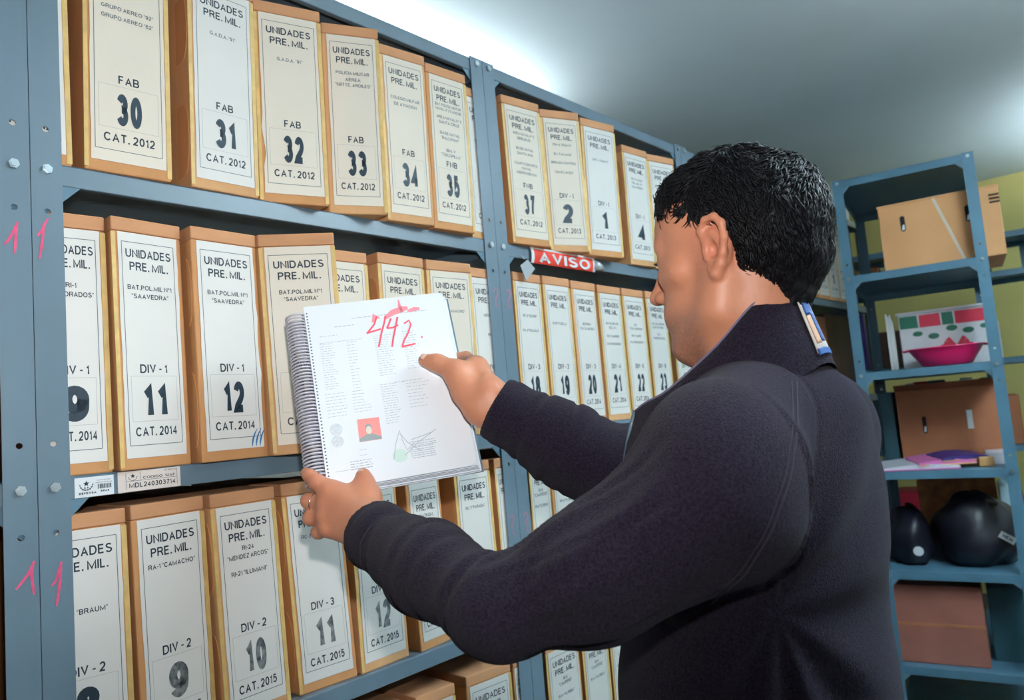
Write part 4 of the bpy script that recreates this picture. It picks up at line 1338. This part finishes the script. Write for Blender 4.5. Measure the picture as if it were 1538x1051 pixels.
BN = np.array([-.533, -.799, .278])     # book normal, towards the reader
nail(at(639, 541, 1.114), at(657, 545, 1.108), BN+.35*UP, .0062, .013, .0098)
nail(at(546, 713, 1.028), at(548, 725, 1.022), BN-RT*.5, .0060, .012, .0096)
rc = at(473.5, 755, 1.022); ra = at(464, 752, 1.026)-mc[1]; ra /= np.linalg.norm(ra)
mb = MB(); u_ = np.cross(ra, [0, 0, 1.]); u_ /= np.linalg.norm(u_); v_ = np.cross(ra, u_)
pts = [(rc+(u_*math.cos(q)+v_*math.sin(q))*.0122) for q in np.linspace(0, 2*math.pi, 33)]
mb.tube(pts, .0011, 8, cap=False); mb.build('finger_ring', M['ring'], person, smooth=True, label='thin silver ring')


# ---- jacket
jk = Field((.06, -.98, .88), (.92, -.24, 1.50), .0045)
T = lambda *a: np.array(a, float)
jk.ell(T(.545, -.705, 1.20), (.185, .150, .21), None, .05)
jk.ell(T(.545, -.690, 1.02), (.180, .160, .20), None, .06)
jk.ell(T(.545, -.735, 1.30), (.185, .118, .115), None, .05)
jk.ell(T(.535, -.765, 1.375), (.115, .085, .060), None, .05)
for a_, b_, c_ in ((LS, LE, LW), (RS, RE, RW)):
    sgn = 1 if a_ is LS else -1
    mid = a_*.45+b_*.55+T(0, 0, -.012)*(1 if sgn > 0 else 0)
    if sgn > 0:
        jk.cone(T(.520, -.755, 1.385), a_+T(.02, 0, .045), .055, .078, .05)
        jk.chain([a_, mid, b_], [.088, .064, .045], .03)
        rs = [.045, .050, .044]
    else:
        jk.cone(T(.535, -.755, 1.385), a_+T(0, 0, -.006), .058, .070, .05)
        jk.chain([a_, mid, b_], [.078, .074, .066], .04)
        rs = [.064, .058, .048]
    e2 = b_+(c_-b_)*.45; e3 = b_+(c_-b_)*.93
    jk.chain([b_, e2, e3], rs, .03)
    # sleeve opening
    ax = (c_-b_)/np.linalg.norm(c_-b_)
    cut = e3+ax*.008
    def plane(X, cut=cut, ax=ax):
        return -((X-cut)@ax)
    jk.op(plane, cut-.075, cut+.075+np.maximum(ax, 0)*.05, .004, 'sub')
    jk.cone(e3-ax*.02, e3+ax*.05, .036, .036, .004, 'sub')
# neck opening
jk.cone(NB+T(0, .015, .035), NB+T(0, -.005, .20), .066, .085, .008, 'sub')
P, F = jk.mesh()
# fabric folds, displaced along the normals
me_n = np.zeros_like(P)
fn = np.cross(P[F[:, 2]]-P[F[:, 0]], P[F[:, 3]]-P[F[:, 1]])
for k in range(4):
    np.add.at(me_n, F[:, k], fn)
me_n /= np.linalg.norm(me_n, axis=1)[:, None]+1e-12


def seg_coord(P, a, b):
    ab = b-a; L = np.linalg.norm(ab); ax = ab/L
    s = (P-a)@ax/L; r = P-a-(P-a)@ax[:, None]*ax
    return s, np.linalg.norm(r, axis=1), r


disp = .0022*wnoise(P, 26, 2)
for a_, b_, c_ in ((LS, LE, LW), (RS, RE, RW)):
    s1, r1, v1 = seg_coord(P, a_, b_); s2, r2, v2 = seg_coord(P, b_, c_)
    up1 = v1@np.array([.2, -.3, .93])/(r1+.02)
    # long drag lines running along the upper arm, narrow valleys between soft rolls
    e1_ = np.cross(b_-a_, [0, 0, 1.]); e1_ /= np.linalg.norm(e1_); e2_ = np.cross(e1_, (b_-a_)/np.linalg.norm(b_-a_))
    th1 = np.arctan2(v1@e1_, v1@e2_)
    m1 = smoothstep(.0, .25, s1)*smoothstep(1.05, .8, s1)*smoothstep(.14, .10, r1)
    for fq, sl, amp, sd in ((5, 3.2, .0085, 5), (9, -4.5, .0040, 15)):
        w_ = np.sin(th1*fq+sl*s1+1.6*wnoise(P, 10, sd))
        disp -= m1*amp*np.maximum(0, w_)**4*(.6+.4*wnoise(P, 12, sd+1))
        disp += m1*amp*.35*w_
    # tight creases in the elbow and along the forearm
    m2 = np.exp(-((s2-.10)/.24)**2)*smoothstep(.12, .07, r2)
    w_ = np.sin(s2*24+1.8*wnoise(P, 22, 7))
    disp += m2*(  .0020*w_-.0095*np.maximum(0, w_)**5)*(.7+.3*wnoise(P, 20, 8))
    m3 = smoothstep(.25, .5, s2)*smoothstep(1.0, .9, s2)*smoothstep(.09, .06, r2)
    disp += m3*(.0014*np.sin(s2*30+3*wnoise(P, 22, 9))-.0045*np.maximum(0, np.sin(s2*19+4*wnoise(P, 17, 19)))**5)
    m4 = np.exp(-((s2-.90)/.012)**2)*(r2 < .07)*(s2 > .7)
    disp -= m4*.0015         # cuff seam
# drag lines from the armpit across the back
ap = LS+T(.06, -.02, -.12)
rad = P-ap; th = np.arctan2(rad[:, 2], rad[:, 0]-rad[:, 1]); rr = np.linalg.norm(rad, axis=1)
disp += .0055*np.sin(th*9+2*wnoise(P, 9, 11))*np.exp(-((rr-.14)/.09)**2)*(P[:, 0] > .36)
# armhole seam of the near sleeve
sp = np.abs((P-(LS+T(.075, -.0, 0)))@np.array([.94, .12, -.30]))
disp -= .0022*np.exp(-(sp/.004)**2)*(P[:, 1] < -.66)*(P[:, 2] > 1.1)
P = P+me_n*disp[:, None]
jacket = np_mesh('fleece_jacket', P, F, M['fleece'], person, None, label='black fleece jacket with stand-up collar')
del jk

# stitched seams lying on the jacket surface
from mathutils.bvhtree import BVHTree
_bv = BVHTree.FromPolygons([tuple(p) for p in P], [tuple(int(i) for i in f) for f in F])
M['seam'] = mat('seam_thread', (50, 44, 58), .9)


def seam(pts, r_=.0011, n=40, name='seam'):
    out = []
    for i in range(n+1):
        t_ = i/n*(len(pts)-1); k = min(len(pts)-2, int(t_)); f_ = t_-k
        px, py = pts[k][0]*(1-f_)+pts[k+1][0]*f_, pts[k][1]*(1-f_)+pts[k+1][1]*f_
        d_ = FW+RT*(px-769)/FPX-UP*(py-525.5)/FPX
        h_, nn_, _, _ = _bv.ray_cast(Vector(CAM), Vector(d_).normalized())
        if h_ is not None:
            out.append(np.array(h_)+np.array(nn_)*.0002)
    if len(out) > 2:
        for k in range(2):
            out = [out[0]]+[(out[i-1]+out[i]*2+out[i+1])/4 for i in range(1, len(out)-1)]+[out[-1]]
        mb = MB(); mb.tube(out, r_, 6); mb.build(name, M['seam'], jacket, smooth=True)


seam([(1196, 572), (1198, 640), (1186, 720), (1158, 800), (1118, 865), (1070, 905)])
seam([(1189, 572), (1191, 640), (1179, 718), (1151, 797), (1112, 860), (1066, 900)], .0007)
seam([(584, 774), (556, 790), (541, 815), (541, 845), (552, 872)], .0007)

# ---- collar: lofted band, open at the front
NC = np.array([.520, -.712, 0])


def collar_ring(rad_l, rad_f, zb, zs, zf, dy=0, n=48, gap=.16):
    out = []
    for i in range(n+1):
        a_ = gap+(2*math.pi-2*gap)*i/n      # 0 = front, increasing towards the left side
        c, s_ = math.cos(a_), math.sin(a_)
        x = NC[0]-rad_l*s_-.035*max(0, c)
        y = NC[1]+rad_f*c+dy
        z = (zb+zf)/2+(zf-zb)/2*c-.030*(1-c*c)
        out.append(np.array([x, y, z+.0012*math.sin(a_*9)]))
    return out


rings = [collar_ring(.104, .126, 1.432, 0, 1.340, 0),
         collar_ring(.097, .120, 1.458, 0, 1.358, .001),
         collar_ring(.088, .111, 1.494, 0, 1.373, .003),
         collar_ring(.081, .104, 1.527, 0, 1.388, .005),
         collar_ring(.078, .101, 1.540, 0, 1.395, .006),
         collar_ring(.074, .097, 1.541, 0, 1.396, .006),
         collar_ring(.071, .094, 1.530, 0, 1.388, .006),
         collar_ring(.075, .098, 1.460, 0, 1.362, .003)]
V = np.array(rings); nr, nc = V.shape[:2]
Fq = []; 
for i in range(nr-1):
    for j in range(nc-1):
        Fq.append((i*nc+j, i*nc+j+1, (i+1)*nc+j+1, (i+1)*nc+j))
mb = MB(); mb.add(V.reshape(-1, 3), Fq)
mb.mi = [0 if i//(nc-1) < 4 else 1 for i in range(len(Fq))]
ends = [tuple(i*nc for i in range(nr)), tuple(i*nc+nc-1 for i in range(nr-1, -1, -1))]
mb.f += ends; mb.mi += [0, 0]
collar = mb.build('collar', [M['fleece'], M['fleece_in']], jacket, smooth=True)
mb = MB(); mb.tube([p+np.array([0, 0, .0006]) for p in rings[4][:26]], .0014, 6); mb.build('piping', M['piping'], jacket, smooth=True, label='lilac piping along the collar edge')
mb = MB(); mb.tube([rings[0][0]+T(-.004, .004, -.01), rings[2][0]+T(-.003, .004, 0), rings[4][0]+T(-.002, .003, 0)], .003, 6); mb.build('zip', M['steel'], jacket, smooth=True)
# woven tag on the back of the collar
tag_i = int(round((math.pi+.10-.16)/(2*math.pi-.32)*48))


def tagpatch(j0, j1, t0, t1, off, m, name, parent):
    mb = MB(); vs = []; A = np.array(rings[:5])
    nu, nv = 5, 8
    def pt(jf, t):
        r_ = t*4; i = min(3, int(r_)); fr = r_-i; j = min(46, int(jf)); fj = jf-j
        q = (A[i, j]*(1-fj)+A[i, j+1]*fj)*(1-fr)+(A[i+1, j]*(1-fj)+A[i+1, j+1]*fj)*fr
        o = q-np.array([NC[0], NC[1], q[2]-.02]); o /= np.linalg.norm(o)
        return q+o*off
    for u in range(nu+1):
        for v in range(nv+1):
            vs.append(pt(j0+(j1-j0)*u/nu, t0+(t1-t0)*v/nv))
    mb.add(vs, [(u*(nv+1)+v, u*(nv+1)+v+1, (u+1)*(nv+1)+v+1, (u+1)*(nv+1)+v) for u in range(nu) for v in range(nv)])
    o = mb.build(name, m, parent, smooth=True)
    so = o.modifiers.new('s', 'SOLIDIFY'); so.thickness = .0008; so.offset = 0
    return o


J = 23.2
tagpatch(J-1.15, J+1.15, .12, 1.0, .0022, M['sticker_cream'], 'collar_tag', jacket)['label'] = 'woven tag, cream with red and blue blocks'
M['tag_red'] = mat('tag_red', (226, 60, 78), .6); M['tag_blue'] = mat('tag_blue', (28, 78, 146), .6); M['tag_tan'] = mat('tag_tan', (206, 160, 130), .6)
tagpatch(J-.75, J+.65, .72, .92, .0034, M['tag_red'], 'tag_red_block', jacket)
tagpatch(J-.75, J+.65, .46, .66, .0034, M['tag_blue'], 'tag_blue_block', jacket)
tagpatch(J+.05, J+.65, .24, .50, .0034, M['tag_blue'], 'tag_blue_block', jacket)
tagpatch(J-.8, J-.05, .22, .46, .0030, M['tag_tan'], 'tag_tan_block', jacket)
tagpatch(J-1.15, J+1.15, .10, .17, .0034, M['tag_blue'], 'tag_blue_hem', jacket)

# ---- trousers and shoes (below the frame)
tr = Field((.30, -.95, .03), (.80, -.45, 1.06), .010)
tr.ell(T(.545, -.695, .94), (.165, .130, .13), None, .05)
for s_ in (-1, 1):
    hx = .545+s_*.085
    tr.chain([T(hx, -.70, .90), T(hx+s_*.01, -.68, .50), T(hx+s_*.02, -.72, .075)], [.098, .070, .058], .04)
P, F = tr.mesh(); np_mesh('trousers', P, F, M['denim'], person)
for s_ in (-1, 1):
    sf = Field((.30, -.90, 0), (.80, -.45, .14), .007)
    hx = .545+s_*.105
    sf.cone(T(hx, -.76, .045), T(hx, -.70, .07), .042, .04, .02); sf.cone(T(hx, -.76, .036), T(hx, -.54, .030), .036, .032, .03)
    sf.op(lambda X: X[..., 2]-.004, (.2, -1, 0), (.9, -.3, .02), .004, 'sub')
    P, F = sf.mesh(); np_mesh('shoe', P, F, M['shoe'], person)

# ---- hair: scalp volume plus thousands of combed tufts
hf = Field(HO-.17, HO+.19, .0035)
hf.ell(HP(-.016, 0, .045), (.097, .080, .084), HB, .02)
hf.ell(HP(.012, 0, .078), (.062, .062, .048), HB, .03)
hf.ell(HP(-.052, 0, .020), (.056, .070, .072), HB, .03)
hf.cone(HP(-.052, 0, -.02), HP(-.040, 0, -.078), .046, .033, .03)
# carve face, ears and neck free
hf.ell(HP(.102, 0, .011), (.072, .085, .096), HB, .006, 'sub')
for s_ in (-1, 1):
    hf.ell(HP(-.004, s_*.085, -.008), (.026, .034, .046), HB, .006, 'sub')
    hf.cone(HP(.010, s_*.07, -.058), HP(-.052, s_*.072, -.100), .040, .034, .006, 'sub')
    hf.cone(HP(.046, s_*.075, -.01), HP(.052, s_*.07, .030), .024, .016, .006, 'sub')
hf.cone(HP(.023, .060, .045), HP(.021, .0600, -.010), .010, .006, .005)
hf.cone(HP(.023, -.060, .045), HP(.021, -.0600, -.010), .010, .006, .005)
hf.cone(HP(.03, 0, -.06), HP(-.02, 0, -.13), .055, .05, .006, 'sub')
P, F = hf.mesh()
fn = np.cross(P[F[:, 2]]-P[F[:, 0]], P[F[:, 3]]-P[F[:, 1]]); N = np.zeros_like(P)
for k in range(4):
    np.add.at(N, F[:, k], fn)
N /= np.linalg.norm(N, axis=1)[:, None]+1e-12
P2 = P+N*(.0030*wnoise(P, 110, 21)+.0016*wnoise(P, 260, 22))[:, None]
hair = np_mesh('hair', P2, F, M['hair'], person, label='short tousled black hair')
Q = (P-HO)@HB.T
# keep roots on the outer side only
okm = (np.linalg.norm(Q-np.array([-.015, 0, .045]), axis=1) > .060)
cand = np.where(okm)[0]
r = np.random.default_rng(12)
NT = 15000
sel = r.choice(cand, NT)
root = P2[sel]; nn = N[sel]; q = Q[sel]
crown = np.array([-.065, .0, .13])
flow = q-crown                                    # away from the crown
flow[:, 2] -= .05
flow[:, 0] += np.where(q[:, 2] > .09, .03, -.01)
front = smoothstep(.02, .05, q[:, 0])*smoothstep(.05, .07, q[:, 2])
flow += front[:, None]*np.array([-.02, 0, .12])
fw_ = flow@HB
fw_ -= nn*(fw_*nn).sum(1)[:, None]; fw_ /= np.linalg.norm(fw_, axis=1)[:, None]+1e-9
side = np.cross(nn, fw_)
ang = .55*wnoise(root, 60, 31)+r.normal(0, .22, NT)
dirv = fw_*np.cos(ang)[:, None]+side*np.sin(ang)[:, None]
length = .014+.009*r.random(NT)+.006*smoothstep(.06, .12, q[:, 2])+.007*front
low = smoothstep(-.01, -.07, q[:, 2])
length *= (1-.55*low)
burn = (np.abs(q[:, 1]) > .05) & (q[:, 0] > 0) & (q[:, 2] < .045)
length = np.where(burn, .007, length)
curl = (.45+.9*front+.6*smoothstep(.02, .09, q[:, 2]))*(1-.6*low)
lift = .28+.28*r.random(NT)
lift = lift+.12*front
lift = np.where(burn, .08, lift)*(1-.5*low)
rad0 = .00072+.0005*r.random(NT)
VS = []; FS = []; nseg = 5
sgnc = np.where(wnoise(root, 40, 33) > 0, 1, -1)*(.6+.8*r.random(NT))
pos = root-nn*.001; d_ = dirv*np.cos(lift)[:, None]+nn*np.sin(lift)[:, None]
sdv = np.cross(nn, d_)
allp = [pos]
for s_ in range(nseg):
    pos = pos+d_*(length/nseg)[:, None]
    allp.append(pos)
    d_ = d_+(-nn*.20+sdv*(sgnc*.34*curl)[:, None]); d_ /= np.linalg.norm(d_, axis=1)[:, None]
    sdv = np.cross(nn, d_); sdv /= np.linalg.norm(sdv, axis=1)[:, None]+1e-9
A = np.stack(allp, 1)
tt = np.gradient(A, axis=1); tt /= np.linalg.norm(tt, axis=2)[..., None]+1e-9
b1 = np.cross(tt, nn[:, None, :]); b1 /= np.linalg.norm(b1, axis=2)[..., None]+1e-9
b2 = np.cross(tt, b1)
prof = np.array([1, 1, .9, .72, .45, .08])
VV = np.stack([A+(b1*math.cos(k*2*math.pi/3)*1.5+b2*math.sin(k*2*math.pi/3)*.7)*(rad0[:, None]*prof)[..., None] for k in range(3)], 2)   # NT,6,3,3
VV = VV.reshape(-1, 3)
base = np.arange(NT)[:, None]*18
fs = []
for s_ in range(nseg):
    for k in range(3):
        k2 = (k+1) % 3
        fs.append(base+np.array([[s_*3+k, s_*3+k2, (s_+1)*3+k2, (s_+1)*3+k]]))
FF = np.concatenate(fs)
st = np_mesh('hair_strands', VV, FF, M['hair'], hair)
st['kind'] = 'stuff'
# ------------------------------------------------------------------ the spiral-bound book
BC = np.array([.3553, -.2501, 1.4649]); BX_ = np.array([.841, -.5363, .071]); BX_ /= np.linalg.norm(BX_)
BY_ = np.array([.0922, .2714, .958]); BY_ -= BX_*(BX_@BY_); BY_ /= np.linalg.norm(BY_)
BZ_ = np.cross(BX_, BY_)
book = thing('spiral_bound_book', 'thick white spiral-bound document book held by the man, page marked 442 in red', 'book', tuple(BC))
book.rotation_euler = Matrix((BX_, BY_, BZ_)).transposed().to_euler()
M['page'] = mat('page_paper', (236, 240, 246), .28, coat=.25, spec=.5)
M['page_edge'] = mat('page_block', (218, 226, 236), .5, var=.06, vscale=30)
M['coil'] = mat('clear_plastic_coil', (214, 210, 222), .3, trans=.15, spec=.6)
M['text_grey'] = mat('laser_print', (176, 184, 192), .6)
M['red_marker'] = mat('red_marker', (238, 92, 110), .5)
M['red_wash'] = mat('red_marker_smudge', (244, 150, 160), .5)
M['photo_red'] = mat('photo_background', (244, 150, 144), .5)
M['photo_face'] = mat('photo_face', (232, 216, 204), .5)
M['photo_dark'] = mat('photo_suit', (150, 160, 162), .5)
M['stamp'] = mat('stamp_grey', (196, 203, 208), .6, rgb2=(226, 231, 236), vscale=260)
M['stamp_green'] = mat('stamp_green', (206, 230, 220), .6)


def bk(px, py, off=0.0):
    d = FW+RT*(px-769)/FPX-UP*(py-525.5)/FPX
    c = BC+BZ_*off
    t_ = ((c-CAM)@BZ_)/(d@BZ_); q_ = CAM+d*t_-BC
    return np.array([q_@BX_, q_@BY_])


hw, hh = .108, .1425
nblk = 6; th = .028
rr = random.Random(4)
for k in range(nblk):
    z1 = -.0012-k*th/nblk; z0 = z1-th/nblk+.0009
    ox = .0015*k+rr.uniform(0, .001); oy = -.0012*k+rr.uniform(-.0008, .0008)
    mb = MB(); n = 10; vs = []
    for yy in (-hh+oy, hh+oy*.3):
        for i in range(n+1):
            x = -hw+(2*hw+ox)*i/n
            sag = .0022*math.sin(math.pi*i/n)*(k/nblk)
            vs += [(x, yy, z0-sag), (x, yy, z1-sag)]
    fs = []
    o2 = 2*(n+1)
    for i in range(n):
        a = 2*i
        fs += [(a, a+2, a+3, a+1), (o2+a, o2+a+1, o2+a+3, o2+a+2), (a+1, a+3, o2+a+3, o2+a+1), (a, o2+a, o2+a+2, a+2)]
    fs += [(0, 1, o2+1, o2), (2*n, o2+2*n, o2+2*n+1, 2*n+1)]
    mb.add(vs, fs); mb.build('page_block', M['page_edge'], book)
mb = MB(); mb.prism([(-hw, -hh), (hw-.012, -hh), (hw-.003, -hh+.003), (hw, -hh+.012), (hw, hh-.010), (hw-.004, hh-.002), (hw-.014, hh), (-hw, hh)], -.0010, -.0002)
page = mb.build('top_page', M['page'], book)
mb = MB(); mb.prism([(-hw-.004, -hh-.004), (hw+.014, -hh-.006), (hw+.014, hh+.002), (-hw-.004, hh+.003)], -th-.0055, -th-.0040)
mb.build('back_cover', M['steel'], book)
mb = MB(); mb.prism([(-hw-.002, -hh-.002), (hw+.011, -hh-.004), (hw+.011, hh+.001), (-hw-.002, hh+.001)], -th-.0036, -th-.0026)
mb.build('clear_cover', M['page'], book)
# coil
turns = 52; pts = []
cx0, cz0, R = -.1205, -.0145, .0172
for i in range(turns*16+1):
    a = 2*math.pi*i/16
    pts.append((cx0+R*.92*math.cos(a), .132-.264*i/(turns*16), cz0+R*math.sin(a)))
mb = MB(); mb.tube(pts, .00150, 6); mb.build('plastic_coil', M['coil'], book, smooth=True, label='clear plastic spiral binding')
mb = MB()
for i in range(turns):
    y = .132-.264*(i+.25)/turns
    mb.add([(-.1045+.0013*math.cos(q_*math.pi/4), y+.0013*math.sin(q_*math.pi/4), -.00012) for q_ in range(8)], [tuple(range(8))])
mb.build('punched_holes', M['ink_grey'], page)['kind'] = 'stuff'

# printing on the page (flat, in the page's own plane)
Z = -.00005
pr = MB()


def line(x0, x1, y, t_=.0007, mi=0):
    pr.add([(x0, y-t_/2, Z), (x1, y-t_/2, Z), (x1, y+t_/2, Z), (x0, y+t_/2, Z)], [(0, 1, 2, 3)], mi)


def words(x0, x1, y, t_=.0008, gap=.0016, mi=0):
    x = x0
    while x < x1:
        w_ = rr.uniform(.002, .007); line(x, min(x1, x+w_), y, t_, mi); x += w_+gap


def block(px0, py0, px1, py1, n, ragged=.4, t_=.0007):
    a, b = bk(px0, py0), bk(px1, py1)
    n = n if n < 3 else int(n*1.45)
    for k in range(n):
        y = a[1]+(b[1]-a[1])*k/max(1, n-1)
        words(a[0], a[0]+(b[0]-a[0])*rr.uniform(1-ragged, 1), y, t_)


block(528, 478, 644, 476, 1, 0, .0010); block(502, 491, 532, 490, 1, 0, .0010)
block(480, 506, 508, 508, 1, .2); block(480, 516, 545, 512, 1, 0)
block(480, 518, 512, 582, 14); block(520, 514, 548, 590, 13); block(561, 505, 598, 560, 13, .3); block(603, 498, 636, 550, 12, .4)
block(593, 574, 634, 570, 1, 0, .0010)
block(488, 593, 525, 622, 6, .3); block(528, 588, 560, 615, 6, .4); block(571, 578, 606, 632, 12, .3); block(610, 576, 652, 606, 6, .4)
block(540, 676, 553, 682, 2, .2); block(526, 694, 562, 700, 3, .15, .0012)
a, b = bk(504, 709), bk(560, 704); line(a[0], b[0], a[1], .0006)
a = bk(470, 700)
# stamp and signature
for k in range(9):
    p0 = bk(614+rr.uniform(0, 6), 664+k*3.0); words(p0[0], p0[0]+.036, p0[1], .0010, .0010)
for ln in ([(592, 690), (594, 668), (600, 646), (604, 660), (612, 676), (622, 664)], [(608, 684), (628, 664), (655, 644)], [(600, 650), (612, 664), (632, 676)], [(618, 660), (640, 652), (650, 648)]):
    pr.ribbon([(*bk(*q_), Z) for q_ in ln], .0010, nrm=(0, 0, 1))
pr.build('printed_text', [M['text_grey']], page)
mb = MB()
for (px, py, r_) in ((505, 645, .0095), (507, 663, .0090)):
    c = bk(px, py); mb.add([(c[0]+r_*.95*math.cos(q_*math.pi/9), c[1]+r_*math.sin(q_*math.pi/9), Z) for q_ in range(18)], [tuple(range(18))])
mb.build('thumbprint', M['stamp'], page)['kind'] = 'stuff'
mb = MB(); c = bk(601, 684); mb.add([(c[0]+.011*math.cos(q_*math.pi/9), c[1]+.010*math.sin(q_*math.pi/9), Z-.00001) for q_ in range(18)], [tuple(range(18))])
mb.build('green_stamp', M['stamp_green'], page)
# portrait photo
ph = [bk(536, 630), bk(569, 626), bk(574, 659), bk(540, 664)]
mb = MB(); mb.add([(*q_, .00008) for q_ in ph], [(3, 2, 1, 0)], 0)
c = bk(554, 645); w_ = .0085
mb.add([(c[0]+w_*.62*math.cos(q_*math.pi/8), c[1]+.0015+w_*.86*math.sin(q_*math.pi/8), .00012) for q_ in range(16)], [tuple(range(16))], 2)
mb.add([(c[0]+w_*.50*math.cos(q_*math.pi/8), c[1]-.0006+w_*.70*math.sin(q_*math.pi/8), .00016) for q_ in range(16)], [tuple(range(16))], 1)
lo_, ro_ = ph[3]+np.array([.0006, .0004]), ph[2]+np.array([-.0006, .0004])
mb.add([(*lo_, .00014), (*ro_, .00014), (ro_[0], ro_[1]+.004, .00014), (c[0]+.004, c[1]-.0065, .00014), (c[0]-.004, c[1]-.0065, .00014), (lo_[0], lo_[1]+.004, .00014)], [(0, 1, 2, 3, 4, 5)], 2)
mb.build('portrait_photo', [M['photo_red'], M['photo_face'], M['photo_dark']], page, label='small passport-style portrait on red background')
# red handwritten 442.
mb = MB()
def pen(lns, wd, mi=0, z=.0002):
    for i_, ln in enumerate(lns):
        mb.ribbon([(*bk(*q_), z+.00006*i_) for q_ in ln], wd, nrm=(0, 0, 1), mi=mi)
pen([[(551, 501), (556, 495), (562, 487), (566, 475)], [(552, 500), (562, 497), (572, 494)], [(579, 474), (577, 485), (573, 500), (569, 521)],
     [(587, 478), (584, 487), (581, 493)], [(581, 493), (590, 492), (598, 488)], [(597, 476), (594, 492), (591, 506), (589, 521)],
     [(607, 486), (614, 481), (617, 487), (613, 500), (607, 511), (604, 521)], [(604, 521), (612, 519), (624, 516)]], .0028)
for ln, ws in (([(560, 484), (562, 474), (570, 478)], [.004, .008, .003]), ([(578, 478), (590, 469), (604, 464), (612, 462)], [.005, .010, .010, .005]), ([(598, 450), (600, 460), (604, 468)], [.002, .005, .004]), ([(612, 467), (622, 464), (630, 463)], [.004, .007, .004])):
    mb.ribbon([(*bk(*q_), .0001) for q_ in ln], ws, nrm=(0, 0, 1), mi=1)
c = bk(633.5, 506); mb.add([(c[0]+.0016*math.cos(q_*math.pi/4), c[1]+.0016*math.sin(q_*math.pi/4), .0002) for q_ in range(8)], [tuple(range(8))])
mb.build('red_handwriting', [M['red_marker'], M['red_wash']], page, label='red handwritten 442')
